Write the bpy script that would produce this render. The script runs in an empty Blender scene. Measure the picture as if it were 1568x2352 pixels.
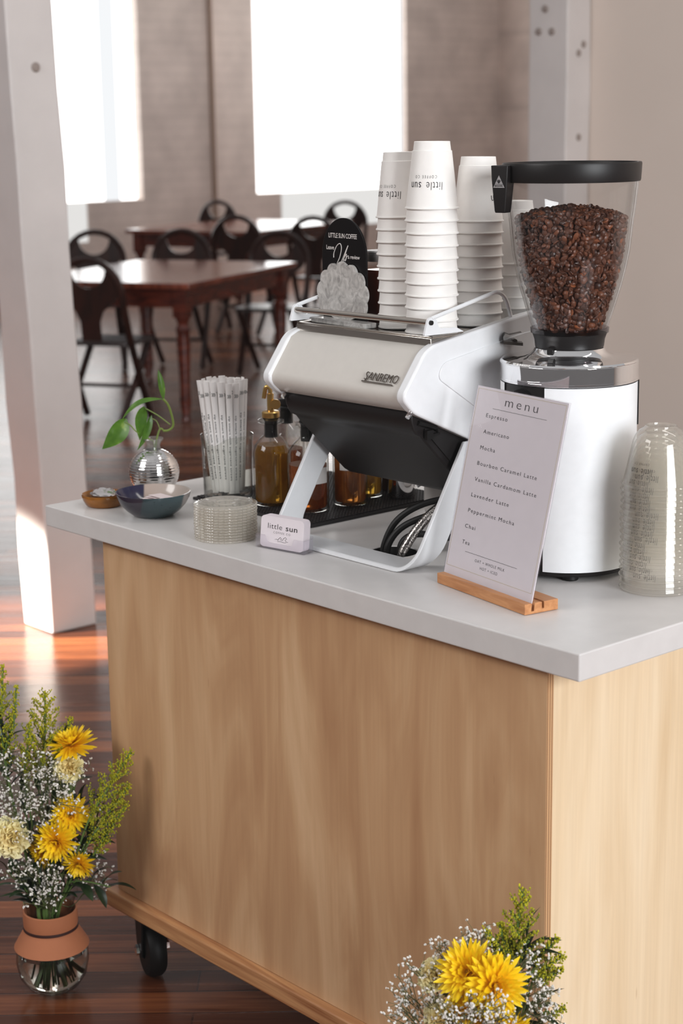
import bpy, bmesh, math, random
import numpy as np
from mathutils import Vector, Matrix, Euler
random.seed(7); np.random.seed(7)
PI = math.pi; R = math.radians
S = bpy.context.scene; COL = S.collection; D = bpy.data
H = 0.95                                   # counter top height

# ------------------------------------------------------------------ materials
def srgb(r, g, b):
    f = lambda c: (c/255)/12.92 if c/255 <= .04045 else ((c/255+.055)/1.055)**2.4
    return (f(r), f(g), f(b), 1)
class NT:
    def __init__(s, name):
        s.m = D.materials.new(name); s.m.use_nodes = True; s.t = s.m.node_tree
        s.t.nodes.clear(); s.out = s.t.nodes.new('ShaderNodeOutputMaterial')
    def n(s, typ, **kw):
        o = s.t.nodes.new('ShaderNode'+typ)
        for k, v in kw.items():
            if k in o.bl_rna.properties: setattr(o, k, v)
            else: o.inputs[k.replace('_', ' ')].default_value = v
        return o
    def l(s, a, b): s.t.links.new(a, b)
    def ramp(s, fac, stops):
        r = s.n('ValToRGB'); e = r.color_ramp.elements
        while len(e) < len(stops): e.new(.5)
        for x, (p, c) in zip(e, stops): x.position = p; x.color = c
        s.l(fac, r.inputs[0]); return r.outputs[0]
    def done(s, sh): s.l(sh, s.out.inputs[0]); return s.m
MC = {}
def P(name, col, rough=.5, metal=0., noise=0., nscale=60., bump=0., bscale=200., coat=0., spec=.5, trans=0., ior=1.45, sub=0., emit=0., sheen=0.):
    """principled with an optional procedural mottling and bump"""
    if name in MC: return MC[name]
    t = NT(name); b = t.n('BsdfPrincipled', Base_Color=col, Roughness=rough, Metallic=metal)
    b.inputs['Specular IOR Level'].default_value = spec; b.inputs['Coat Weight'].default_value = coat
    b.inputs['Transmission Weight'].default_value = trans; b.inputs['IOR'].default_value = ior
    b.inputs['Sheen Weight'].default_value = sheen
    if sub: b.inputs['Subsurface Weight'].default_value = sub; b.inputs['Subsurface Scale'].default_value = .004
    if emit: b.inputs['Emission Color'].default_value = col; b.inputs['Emission Strength'].default_value = emit
    tc = t.n('TexCoord')
    nz = t.n('TexNoise', Scale=nscale, Detail=4.); t.l(tc.outputs['Object'], nz.inputs['Vector'])
    k = max(noise, .02)
    t.l(t.ramp(nz.outputs[0], [(.25, tuple(c*(1-k) for c in col[:3])+(1,)), (.75, tuple(min(1, c*(1+k)) for c in col[:3])+(1,))]), b.inputs['Base Color'])
    if bump:
        n2 = t.n('TexNoise', Scale=bscale, Detail=3.); t.l(tc.outputs['Object'], n2.inputs['Vector'])
        bp = t.n('Bump', Strength=bump, Distance=.002); t.l(n2.outputs[0], bp.inputs['Height']); t.l(bp.outputs[0], b.inputs['Normal'])
    MC[name] = t.done(b.outputs[0]); return MC[name]
def thin_glass(name, tint=(.97, .97, .97, 1), rough=.02, ior=1.45, body=0., bodycol=(1, 1, 1, 1), edge=.25):
    """thin clear sheet: see-through, with fresnel reflection and a touch of diffuse body"""
    if name in MC: return MC[name]
    t = NT(name); tr = t.n('BsdfTransparent'); gl = t.n('BsdfGlossy', Roughness=rough); lw = t.n('LayerWeight', Blend=.5); pw = t.n('Math', operation='POWER'); pw.inputs[1].default_value = 4.2; t.l(lw.outputs['Facing'], pw.inputs[0]); fr = t.n('MapRange'); fr.inputs[3].default_value = ((ior-1)/(ior+1))**2; fr.inputs[4].default_value = .85; t.l(pw.outputs[0], fr.inputs[0]); t.l(t.ramp(pw.outputs[0], [(0., tint), (.25, tuple(c*(1-edge*.4) for c in tint[:3])+(1,)), (.8, tuple(c*(1-edge) for c in tint[:3])+(1,))]), tr.inputs[0])
    base = tr.outputs[0]
    if body:
        df = t.n('BsdfDiffuse', Color=bodycol); tl = t.n('BsdfTranslucent', Color=bodycol); a = t.n('MixShader'); a.inputs[0].default_value = .5
        t.l(df.outputs[0], a.inputs[1]); t.l(tl.outputs[0], a.inputs[2])
        m0 = t.n('MixShader'); m0.inputs[0].default_value = body; t.l(base, m0.inputs[1]); t.l(a.outputs[0], m0.inputs[2]); base = m0.outputs[0]
    mx = t.n('MixShader'); t.l(fr.outputs[0], mx.inputs[0]); t.l(base, mx.inputs[1]); t.l(gl.outputs[0], mx.inputs[2])
    MC[name] = t.done(mx.outputs[0]); return MC[name]
def emit_mat(name, col, st):
    t = NT(name); e = t.n('Emission', Color=col, Strength=st); return t.done(e.outputs[0])

def ply_mat(name, c1, c2, c3):
    t = NT(name); tc = t.n('TexCoord'); b = t.n('BsdfPrincipled', Roughness=.5)
    b.inputs['Specular IOR Level'].default_value = .3
    mp = t.n('Mapping'); mp.inputs['Scale'].default_value = (5.5, 5.5, .9); t.l(tc.outputs['Object'], mp.inputs[0])
    n1 = t.n('TexNoise', Scale=1.7, Detail=4., Distortion=1.3); t.l(mp.outputs[0], n1.inputs['Vector'])
    m2 = t.n('Mapping'); m2.inputs['Scale'].default_value = (130, 130, 4); t.l(tc.outputs['Object'], m2.inputs[0])
    n2 = t.n('TexNoise', Scale=1., Detail=3.); t.l(m2.outputs[0], n2.inputs['Vector'])
    m3 = t.n('Mapping'); m3.inputs['Scale'].default_value = (26, 26, 5); t.l(tc.outputs['Object'], m3.inputs[0])
    n3 = t.n('TexVoronoi', Scale=.9); t.l(m3.outputs[0], n3.inputs['Vector'])
    base = t.ramp(n1.outputs[0], [(.22, c1), (.5, c2), (.8, c3)])
    fine = t.ramp(n2.outputs[0], [(.3, (.95, .94, .93, 1)), (.7, (1.02, 1.02, 1.02, 1))])
    fleck = t.ramp(n3.outputs[0], [(.02, (.5, .35, .25, 1)), (.06, (1, 1, 1, 1))])
    a = t.n('MixRGB', blend_type='MULTIPLY'); a.inputs[0].default_value = 1; t.l(base, a.inputs[1]); t.l(fine, a.inputs[2])
    c = t.n('MixRGB', blend_type='MULTIPLY'); c.inputs[0].default_value = .3; t.l(a.outputs[0], c.inputs[1]); t.l(fleck, c.inputs[2])
    t.l(c.outputs[0], b.inputs['Base Color']); return t.done(b.outputs[0])
def grain_mat(name, c1, c2, scale=(3, 60, 60), rough=.45, spec=.4):
    t = NT(name); tc = t.n('TexCoord'); b = t.n('BsdfPrincipled', Roughness=rough); b.inputs['Specular IOR Level'].default_value = spec
    mp = t.n('Mapping'); mp.inputs['Scale'].default_value = scale; t.l(tc.outputs['Object'], mp.inputs[0])
    n1 = t.n('TexNoise', Scale=1., Detail=5., Distortion=.6); t.l(mp.outputs[0], n1.inputs['Vector'])
    t.l(t.ramp(n1.outputs[0], [(.3, c1), (.7, c2)]), b.inputs['Base Color']); return t.done(b.outputs[0])
def plyedge_mat():
    t = NT('plywood_edge'); tc = t.n('TexCoord'); b = t.n('BsdfPrincipled', Roughness=.6)
    sp = t.n('SeparateXYZ'); t.l(tc.outputs['Object'], sp.inputs[0])
    w = t.n('Math', operation='MULTIPLY'); w.inputs[1].default_value = 1/.0048; t.l(sp.outputs['Y'], w.inputs[0])
    f = t.n('Math', operation='FRACT'); t.l(w.outputs[0], f.inputs[0])
    t.l(t.ramp(f.outputs[0], [(.0, srgb(205, 160, 115)), (.6, srgb(200, 160, 118)), (.7, srgb(138, 98, 66)), (.95, srgb(140, 100, 70))]), b.inputs['Base Color'])
    return t.done(b.outputs[0])
def floor_mat():
    t = NT('dark_red_floorboards'); tc = t.n('TexCoord'); b = t.n('BsdfPrincipled')
    mp = t.n('Mapping'); mp.inputs['Rotation'].default_value = (0, 0, R(-48.45)); t.l(tc.outputs['Object'], mp.inputs[0])
    br = t.n('TexBrick', offset=.37, Scale=1., Mortar_Size=.0022, Mortar_Smooth=.1, Bias=0., Brick_Width=1.7, Row_Height=.085)
    br.inputs['Color1'].default_value = (0, 0, 0, 1); br.inputs['Color2'].default_value = (1, 1, 1, 1); br.inputs['Mortar'].default_value = (.5, .5, .5, 1)
    t.l(mp.outputs[0], br.inputs['Vector'])
    m2 = t.n('Mapping'); m2.inputs['Scale'].default_value = (1.6, 38, 1); t.l(mp.outputs[0], m2.inputs[0])
    n1 = t.n('TexNoise', Scale=1.3, Detail=6., Roughness=.65, Distortion=.3); t.l(m2.outputs[0], n1.inputs['Vector'])
    n3 = t.n('TexNoise', Scale=2.2, Detail=3.); t.l(tc.outputs['Object'], n3.inputs['Vector'])
    ad = t.n('MixRGB', blend_type='MIX'); ad.inputs[0].default_value = .42; t.l(n1.outputs[0], ad.inputs[1]); t.l(br.outputs['Color'], ad.inputs[2])
    ad2 = t.n('MixRGB', blend_type='MIX'); ad2.inputs[0].default_value = .2; t.l(ad.outputs[0], ad2.inputs[1]); t.l(n3.outputs[0], ad2.inputs[2])
    c = t.ramp(ad2.outputs[0], [(.25, srgb(40, 19, 11)), (.5, srgb(86, 45, 26)), (.8, srgb(166, 98, 58))])
    mx = t.n('MixRGB', blend_type='MULTIPLY'); t.l(br.outputs['Fac'], mx.inputs[0]); t.l(c, mx.inputs[1]); mx.inputs[2].default_value = (.42, .38, .36, 1)
    t.l(mx.outputs[0], b.inputs['Base Color'])
    t.l(t.ramp(n1.outputs[0], [(.3, (.16, .16, .16, 1)), (.8, (.34, .34, .34, 1))]), b.inputs['Roughness'])
    bp = t.n('Bump', Strength=.12, Distance=.004); t.l(n1.outputs[0], bp.inputs['Height'])
    b2 = t.n('Bump', Strength=.5, Distance=.003, invert=True); t.l(br.outputs['Fac'], b2.inputs['Height']); t.l(bp.outputs[0], b2.inputs['Normal'])
    t.l(b2.outputs[0], b.inputs['Normal']); b.inputs['Specular IOR Level'].default_value = .22
    return t.done(b.outputs[0])
def lined_wall_mat(name, col, pitch=.11):
    t = NT(name); tc = t.n('TexCoord'); b = t.n('BsdfPrincipled', Roughness=.7)
    mp = t.n('Mapping'); t.l(tc.outputs['Object'], mp.inputs[0]); sp = t.n('SeparateXYZ'); t.l(mp.outputs[0], sp.inputs[0])
    w = t.n('Math', operation='MULTIPLY'); w.inputs[1].default_value = 1/pitch; t.l(sp.outputs['Z'], w.inputs[0])
    f = t.n('Math', operation='FRACT'); t.l(w.outputs[0], f.inputs[0])
    ln = t.ramp(f.outputs[0], [(0., (.80, .80, .80, 1)), (.12, (1, 1, 1, 1))])
    n1 = t.n('TexNoise', Scale=2.5, Detail=4.); t.l(tc.outputs['Object'], n1.inputs['Vector'])
    c = t.ramp(n1.outputs[0], [(.3, tuple(x*.85 for x in col[:3])+(1,)), (.7, tuple(x*1.12 for x in col[:3])+(1,))])
    mx = t.n('MixRGB', blend_type='MULTIPLY'); mx.inputs[0].default_value = 1; t.l(c, mx.inputs[1]); t.l(ln, mx.inputs[2])
    t.l(mx.outputs[0], b.inputs['Base Color']); return t.done(b.outputs[0])
def amber_mat(name, col, dif):
    t = NT(name); g = t.n('BsdfPrincipled', Base_Color=col, Roughness=0.02, IOR=1.36); g.inputs['Transmission Weight'].default_value = 1
    tl = t.n('BsdfTranslucent', Color=col); df = t.n('BsdfDiffuse', Color=col); a = t.n('MixShader'); a.inputs[0].default_value = .35
    t.l(tl.outputs[0], a.inputs[1]); t.l(df.outputs[0], a.inputs[2])
    tc = t.n('TexCoord'); nz = t.n('TexNoise', Scale=18., Detail=2.); t.l(tc.outputs['Object'], nz.inputs['Vector'])
    mx = t.n('MixShader'); t.l(t.ramp(nz.outputs[0], [(.3, (dif*.8,)*3+(1,)), (.7, (dif*1.2,)*3+(1,))]), mx.inputs[0])
    t.l(g.outputs[0], mx.inputs[1]); t.l(a.outputs[0], mx.inputs[2]); return t.done(mx.outputs[0])
def marble_mat():
    t = NT('pearl_marble_resin'); tc = t.n('TexCoord'); b = t.n('BsdfPrincipled', Roughness=.25)
    n1 = t.n('TexNoise', Scale=55., Detail=5., Distortion=1.6); t.l(tc.outputs['Object'], n1.inputs['Vector'])
    t.l(t.ramp(n1.outputs[0], [(.3, srgb(158, 154, 151)), (.5, srgb(190, 186, 182)), (.72, srgb(218, 215, 211))]), b.inputs['Base Color'])
    return t.done(b.outputs[0])
def bean_mat():
    t = NT('roasted_bean'); b = t.n('BsdfPrincipled', Roughness=.42); a = t.n('Attribute', attribute_name='tone')
    t.l(t.ramp(a.outputs['Fac'], [(0., srgb(52, 30, 23)), (.55, srgb(94, 57, 42)), (.9, srgb(124, 74, 50)), (1., srgb(150, 84, 48))]), b.inputs['Base Color'])
    return t.done(b.outputs[0])
def petal_mat(name, c1, c2, axis='tone'):
    t = NT(name); b = t.n('BsdfPrincipled', Roughness=.55); a = t.n('Attribute', attribute_name='tone')
    c = t.ramp(a.outputs['Fac'], [(0., c1), (1., c2)]); t.l(c, b.inputs['Base Color'])
    tl = t.n('BsdfTranslucent'); t.l(c, tl.inputs['Color']); mx = t.n('MixShader'); mx.inputs[0].default_value = .25
    t.l(b.outputs[0], mx.inputs[1]); t.l(tl.outputs[0], mx.inputs[2]); return t.done(mx.outputs[0])
def bowl_mat():
    """hand glazed: navy on one side, teal in the middle, grey on the other"""
    t = NT('dipped_bowl_glaze'); tc = t.n('TexCoord'); b = t.n('BsdfPrincipled', Roughness=.12); sp = t.n('SeparateXYZ')
    mp = t.n('Mapping'); mp.inputs['Rotation'].default_value = (0, 0, R(-48.45)); t.l(tc.outputs['Object'], mp.inputs[0])
    n = t.n('TexNoise', Scale=120., Detail=3.); t.l(tc.outputs['Object'], n.inputs['Vector'])
    t.l(mp.outputs[0], sp.inputs[0])
    zz = t.n('Math', operation='MULTIPLY'); zz.inputs[1].default_value = .28; t.l(sp.outputs['Z'], zz.inputs[0])
    s = t.n('Math', operation='SUBTRACT'); t.l(sp.outputs['X'], s.inputs[0]); t.l(zz.outputs[0], s.inputs[1])
    f = t.n('MapRange'); f.inputs[1].default_value = -.075; f.inputs[2].default_value = .075; t.l(s.outputs[0], f.inputs[0])
    c = t.ramp(f.outputs[0], [(.0, srgb(38, 34, 52)), (.33, srgb(52, 46, 54)), (.36, srgb(50, 62, 66)), (.82, srgb(66, 84, 88)), (.84, srgb(150, 142, 138)), (1., srgb(160, 150, 146))])
    sk = t.ramp(n.outputs[0], [(.28, (.6, .6, .6, 1)), (.36, (1, 1, 1, 1))])
    mx = t.n('MixRGB', blend_type='MULTIPLY'); mx.inputs[0].default_value = 1; t.l(c, mx.inputs[1]); t.l(sk, mx.inputs[2]); t.l(mx.outputs[0], b.inputs['Base Color'])
    return t.done(b.outputs[0])
def leaf_mat(name, c1, c2, c3):
    t = NT(name); tc = t.n('TexCoord'); b = t.n('BsdfPrincipled', Roughness=.35); n = t.n('TexNoise', Scale=35., Detail=3.); t.l(tc.outputs['Object'], n.inputs['Vector'])
    c = t.ramp(n.outputs[0], [(.35, c1), (.6, c2), (.75, c3)]); t.l(c, b.inputs['Base Color'])
    tl = t.n('BsdfTranslucent'); t.l(c, tl.inputs['Color']); mx = t.n('MixShader'); mx.inputs[0].default_value = .3
    t.l(b.outputs[0], mx.inputs[1]); t.l(tl.outputs[0], mx.inputs[2]); return t.done(mx.outputs[0])

# ------------------------------------------------------------------ mesh builder
class MB:
    def __init__(s): s.v = []; s.f = []; s.mi = []; s.tone = []
    def add(s, V, F, M=None, mi=0, tone=None):
        V = np.asarray(V, float)
        if M is not None:
            A = np.array(M); V = V @ A[:3, :3].T + A[:3, 3]
        b = len(s.v); s.v.extend(map(tuple, V)); s.f.extend([tuple(b+i for i in f) for f in F]); s.mi.extend([mi]*len(F))
        s.tone.extend([.5]*len(V) if tone is None else (list(tone) if hasattr(tone, '__len__') else [tone]*len(V))); return s
    def box(s, lo, hi, M=None, mi=0):
        x0, y0, z0 = lo; x1, y1, z1 = hi
        return s.add([(x0,y0,z0),(x1,y0,z0),(x1,y1,z0),(x0,y1,z0),(x0,y0,z1),(x1,y0,z1),(x1,y1,z1),(x0,y1,z1)],
                     [(3,2,1,0),(4,5,6,7),(0,1,5,4),(1,2,6,5),(2,3,7,6),(3,0,4,7)], M, mi)
    def lathe(s, prof, c=(0,0,0), seg=48, M=None, mi=0, cap0=False, cap1=False, a0=0, a1=2*PI):
        full = abs(a1-a0-2*PI) < 1e-6; n = seg if full else seg+1; V = []
        for (r, z) in prof:
            for i in range(n):
                a = a0+(a1-a0)*i/seg; V.append((c[0]+r*math.cos(a), c[1]+r*math.sin(a), c[2]+z))
        F = []
        for k in range(len(prof)-1):
            for i in range(seg):
                j = (i+1) % n; F.append((k*n+i, k*n+j, (k+1)*n+j, (k+1)*n+i))
        if cap0: F.append(tuple(range(n-1, -1, -1)))
        if cap1: F.append(tuple((len(prof)-1)*n+i for i in range(n)))
        return s.add(V, F, M, mi)
    def tube(s, path, r, seg=10, M=None, mi=0, tone=None, cap=True, flat=1.):
        P_ = [Vector(p) for p in path]; n = len(P_); rr = r if hasattr(r, '__len__') else [r]*n; V = []; up = None
        for i, p in enumerate(P_):
            t = (P_[min(i+1, n-1)]-P_[max(i-1, 0)]).normalized()
            if up is None: up = t.orthogonal().normalized()
            else: up = (up-t*up.dot(t)); up = up.normalized() if up.length > 1e-6 else t.orthogonal().normalized()
            b = t.cross(up)
            for k in range(seg):
                a = 2*PI*k/seg; V.append(tuple(p+up*(rr[i]*math.cos(a))+b*(rr[i]*flat*math.sin(a))))
        F = [(i*seg+k, i*seg+(k+1) % seg, (i+1)*seg+(k+1) % seg, (i+1)*seg+k) for i in range(n-1) for k in range(seg)]
        if cap: F += [tuple(range(seg-1, -1, -1)), tuple((n-1)*seg+k for k in range(seg))]
        return s.add(V, F, M, mi, tone)
    def prism(s, poly, fn, t0, t1, M=None, mi=0):
        """poly of (a,b); fn(a,b,t) -> xyz"""
        n = len(poly); V = [fn(a, b, t0) for a, b in poly]+[fn(a, b, t1) for a, b in poly]
        F = [tuple(range(n-1, -1, -1)), tuple(range(n, 2*n))]+[(i, (i+1) % n, n+(i+1) % n, n+i) for i in range(n)]
        return s.add(V, F, M, mi)
    def strip(s, prof, fn, t0, t1, mi=0):
        """open profile swept between t0 and t1"""
        n = len(prof); V = [fn(a, b, t0) for a, b in prof]+[fn(a, b, t1) for a, b in prof]
        return s.add(V, [(i, i+1, n+i+1, n+i) for i in range(n-1)], None, mi)
    def mesh(s, name, mats, smooth=True, ang=35):
        me = D.meshes.new(name); me.from_pydata(s.v, [], s.f)
        for m in (mats if isinstance(mats, (list, tuple)) else [mats]): me.materials.append(m)
        if any(s.mi): me.polygons.foreach_set('material_index', s.mi)
        if any(t != .5 for t in s.tone):
            a = me.attributes.new('tone', 'FLOAT', 'POINT'); a.data.foreach_set('value', s.tone)
        bm = bmesh.new(); bm.from_mesh(me); bmesh.ops.recalc_face_normals(bm, faces=bm.faces); bm.to_mesh(me); bm.free()
        if smooth:
            me.polygons.foreach_set('use_smooth', [True]*len(me.polygons)); me.set_sharp_from_angle(angle=R(ang))
        me.update(); return me
def arc(cx, cy, r, a0, a1, n=8): return [(cx+r*math.cos(R(a0+(a1-a0)*i/n)), cy+r*math.sin(R(a0+(a1-a0)*i/n))) for i in range(n+1)]
def round_poly(pts, rad, n=5):
    out = []; m = len(pts); rad = rad if hasattr(rad, '__len__') else [rad]*m
    for i in range(m):
        p = Vector(pts[i]).to_2d(); a = Vector(pts[i-1]).to_2d(); c = Vector(pts[(i+1) % m]).to_2d()
        r = min(rad[i], (a-p).length*.49, (c-p).length*.49)
        u = p+(a-p).normalized()*r; w = p+(c-p).normalized()*r
        for k in range(n+1):
            t = k/n; q = u*(1-t)**2+p*2*t*(1-t)+w*t*t; out.append((q.x, q.y))
    return out
def smooth_path(pts, n=8):
    P_ = [Vector(p) for p in pts]; out = []
    for i in range(len(P_)-1):
        a = P_[max(i-1, 0)]; b = P_[i]; c = P_[i+1]; d = P_[min(i+2, len(P_)-1)]
        for k in range(n):
            t = k/n; out.append(.5*((2*b)+(c-a)*t+(2*a-5*b+4*c-d)*t*t+(3*b-a-3*c+d)*t**3))
    out.append(P_[-1]); return out
def frame(o, x, y):
    x = Vector(x).normalized(); y = Vector(y); y = (y-x*y.dot(x)).normalized(); z = x.cross(y)
    return Matrix(((x.x, y.x, z.x, o[0]), (x.y, y.y, z.y, o[1]), (x.z, y.z, z.z, o[2]), (0, 0, 0, 1)))
def look(o, n, roll=0):
    n = Vector(n).normalized(); q = n.to_track_quat('Z', 'Y').to_matrix().to_4x4(); return Matrix.Translation(o) @ q @ Matrix.Rotation(roll, 4, 'Z')

# ------------------------------------------------------------------ objects
def thing(name, label, cat, loc=(0,0,0), rotz=0, group=None):
    o = D.objects.new(name, None); COL.objects.link(o); o.location = loc; o.rotation_euler = (0,0,rotz); o.empty_display_size = .02
    o['label'] = label; o['category'] = cat
    if group: o['group'] = group
    return o
def tag(o, label, cat, group=None, kind=None):
    if label: o['label'] = label
    if cat: o['category'] = cat
    if group: o['group'] = group
    if kind: o['kind'] = kind
    return o
def top_of(o):
    while o.parent: o = o.parent
    return o
def obj(name, mb, mat, parent=None, world=True, smooth=True, ang=35, bevel=0, bseg=2, label=None, loc=None, rot=None):
    """link mb (or a mesh) as ONE object; world: vertices are in world coordinates"""
    me = mb.mesh(name, mat, smooth, ang) if isinstance(mb, MB) else mb
    o = D.objects.new(name, me); COL.objects.link(o)
    if parent is not None:
        o.parent = parent
        if world:
            t = top_of(parent); me.transform((Matrix.Translation(t.location) @ t.rotation_euler.to_matrix().to_4x4()).inverted())
    elif world and loc is not None: me.transform(Matrix.Translation(Vector(loc)*-1)); o.location = loc
    if bevel:
        b = o.modifiers.new('bevel', 'BEVEL'); b.width = bevel; b.segments = bseg; b.limit_method = 'ANGLE'; b.angle_limit = R(40); b.use_clamp_overlap = True
    if label: o['label'] = label
    if not parent and not world:
        if loc: o.location = loc
        if rot: o.rotation_euler = rot
    return o
def dup(root, loc=None, rotz=None, label=None, group=None, rot=None):
    r = root.copy(); COL.objects.link(r)
    if loc is not None: r.location = loc
    if rotz is not None: r.rotation_euler = (0, 0, rotz)
    if rot is not None: r.rotation_euler = rot
    if label: r['label'] = label
    if group: r['group'] = group
    for ch in list(root.children):
        c = ch.copy(); COL.objects.link(c); c.parent = r
        for g in list(ch.children):
            d = g.copy(); COL.objects.link(d); d.parent = c
    return r
def struct(name, mb, mat, **k):
    o = obj(name, mb, mat, None, **k); o['kind'] = 'structure'; return o

# text -> geometry
TXT = {}
def text_geo(s, spacing=1., offset=0., res=3, ext=0.):
    key = (s, spacing, offset, ext)
    if key in TXT: return TXT[key]
    c = D.curves.new('t', 'FONT'); c.body = s; c.size = 1; c.space_character = spacing; c.offset = offset; c.resolution_u = res; c.extrude = ext
    o = D.objects.new('t', c); COL.objects.link(o); dg = bpy.context.evaluated_depsgraph_get(); dg.update()
    me = D.meshes.new_from_object(o.evaluated_get(dg)); V = np.array([v.co[:] for v in me.vertices]); F = [tuple(p.vertices) for p in me.polygons]
    D.objects.remove(o); D.meshes.remove(me); D.curves.remove(c); TXT[key] = (V, F); return TXT[key]
CAPH = text_geo('E')[0][:, 1].max()
def text_fit(mb, s, x0, x1, base, cap, M=None, spacing=1., offset=0., fn=None, mi=0):
    """letters stretched from x0 to x1 on the baseline; fn maps (x,y) to space (curved prints)"""
    V, F = text_geo(s, spacing, offset); V = V.copy(); a, b = V[:, 0].min(), V[:, 0].max()
    X = x0+(V[:, 0]-a)*(x1-x0)/(b-a); Y = base+V[:, 1]*cap/CAPH
    Q = [fn(x, y) for x, y in zip(X, Y)] if fn else np.stack([X, Y, X*0], 1)
    mb.add(Q, F, M, mi)

# ------------------------------------------------------------------ camera, view
CAM = dict(loc=(1.5177, -1.7703, 1.6718), yaw=-.8490, pitch=.2194, roll=-.0151, f=4004.4)
yw, pt, rl = CAM['yaw'], CAM['pitch'], CAM['roll']
fw = Vector((math.sin(yw)*math.cos(pt), math.cos(yw)*math.cos(pt), -math.sin(pt))); r0 = Vector((math.cos(yw), -math.sin(yw), 0)); u0 = r0.cross(fw)
cr = r0*math.cos(rl)+u0*math.sin(rl); cu = cr.cross(fw)
cam = D.cameras.new('camera'); co = D.objects.new('camera', cam); COL.objects.link(co)
co.matrix_world = Matrix(((cr.x, cu.x, -fw.x, CAM['loc'][0]), (cr.y, cu.y, -fw.y, CAM['loc'][1]), (cr.z, cu.z, -fw.z, CAM['loc'][2]), (0, 0, 0, 1)))
cam.sensor_fit = 'HORIZONTAL'; cam.sensor_width = 24; cam.lens = CAM['f']*24/1568; cam.clip_end = 80; cam.clip_start = .05
cam.dof.use_dof = True; cam.dof.focus_distance = 2.86; cam.dof.aperture_fstop = 5.2
S.camera = co
S.view_settings.view_transform = 'Standard'; S.view_settings.look = 'None'
S.view_settings.use_curve_mapping = True; _cm = S.view_settings.curve_mapping; _cm.curves[3].points[0].location = (0, .0035); _cm.update()
S.cycles.transparent_max_bounces = 48; S.cycles.max_bounces = 14; S.cycles.transmission_bounces = 12; S.cycles.glossy_bounces = 6; S.cycles.caustics_reflective = False; S.cycles.caustics_refractive = False
S.cycles.sample_clamp_indirect = 6
HR = Vector((r0.x, r0.y, 0))          # picture-right, level
HF = Vector((fw.x, fw.y, 0)).normalized()

# ------------------------------------------------------------------ materials used
M_top = P('grey_laminate', srgb(208, 204, 202), .36, noise=.035, nscale=25)
M_ply = ply_mat('maple_plywood', srgb(174, 131, 95), srgb(197, 157, 118), srgb(219, 184, 145))
M_plyR = ply_mat('bright_side_plywood', srgb(220, 192, 154), srgb(232, 208, 174), srgb(240, 220, 190))  # same plywood lightened: brighter side light put into the colour
M_pine = grain_mat('pine_board', srgb(150, 96, 60), srgb(205, 155, 108), (4, 60, 90))
M_beech = grain_mat('beech', srgb(178, 118, 74), srgb(206, 148, 100), (8, 90, 120))
M_blackpl = P('black_plastic', srgb(27, 24, 24), .42, spec=.35)
M_blackmt = P('matt_black_sheet', srgb(27, 23, 23), .42, spec=.32, bump=.05, bscale=900)
M_rubber = P('black_rubber', srgb(20, 18, 18), .5, spec=.3)
M_white = P('white_gloss_enamel', srgb(236, 236, 238), .16, coat=.3)
M_grinder = P('white_satin_enamel', srgb(236, 237, 239), .3)
M_ivory = P('warm_grey_satin', srgb(208, 202, 195), .34, bump=.03, bscale=1500)
M_steel = P('brushed_stainless', (.58, .53, .48, 1), .24, 1.)
M_chrome = P('polished_chrome', (.86, .86, .87, 1), .05, 1.)
M_darkmetal = P('dark_nickel', (.22, .19, .17, 1), .25, 1.)
M_brass = P('brushed_brass', (.62, .40, .14, 1), .28, 1.)
M_paper = P('white_paper', srgb(232, 228, 226), .7)
M_cup = P('white_cup_paper', srgb(240, 236, 232), .55)
M_ink = P('black_ink', srgb(40, 36, 38), .6)
M_glass = thin_glass('clear_glass', (.95, .955, .94, 1), edge=.75)
M_plastic = thin_glass('clear_plastic', (.985, .98, .97, 1), .05, 1.5, .30, srgb(255, 249, 238))
M_acryl = thin_glass('clear_acrylic', (.975, .97, .98, 1), .03, 1.5, .04, srgb(222, 216, 230))

# ------------------------------------------------------------------ the setting
fl = MB(); fl.add([(-16, -3.4, 0), (6.6, -3.4, 0), (6.6, 16, 0), (-16, 16, 0)], [(0, 1, 2, 3)]); struct('floor', fl, floor_mat())
M_wall = lined_wall_mat('painted_boards', srgb(214, 199, 190))
XW = -14.
W1, W2 = (6.85, 9.15), (10.7, 13.02); ZS, ZT, ZC = .91, 3.8, 4.4
wb = MB()
for y0, y1, z0, z1 in ((0, W1[0], 0, ZC), (W1[1], W2[0], 0, ZC), (W2[1], 14.75, 0, ZC), (*W1, 0, ZS), (*W1, ZT, ZC), (*W2, 0, ZS), (*W2, ZT, ZC)):
    wb.box((XW-.25, y0, z0), (XW, y1, z1))
struct('wall_back', wb, M_wall)
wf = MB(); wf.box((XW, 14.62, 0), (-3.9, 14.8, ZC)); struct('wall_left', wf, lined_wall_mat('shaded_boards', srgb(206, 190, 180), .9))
M_sky = emit_mat('overexposed_daylight', (1, .995, .985, 1), 3.2)
M_haze = emit_mat('painted_sill_glow', (1, .985, .96, 1), .78)  # haze and glow below the windows, painted as emissive panels on the wall
M_bar = emit_mat('backlit_bar', (.94, .96, .98, 1), .98)  # frame bars emit: backlight and flare put into the material
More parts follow.
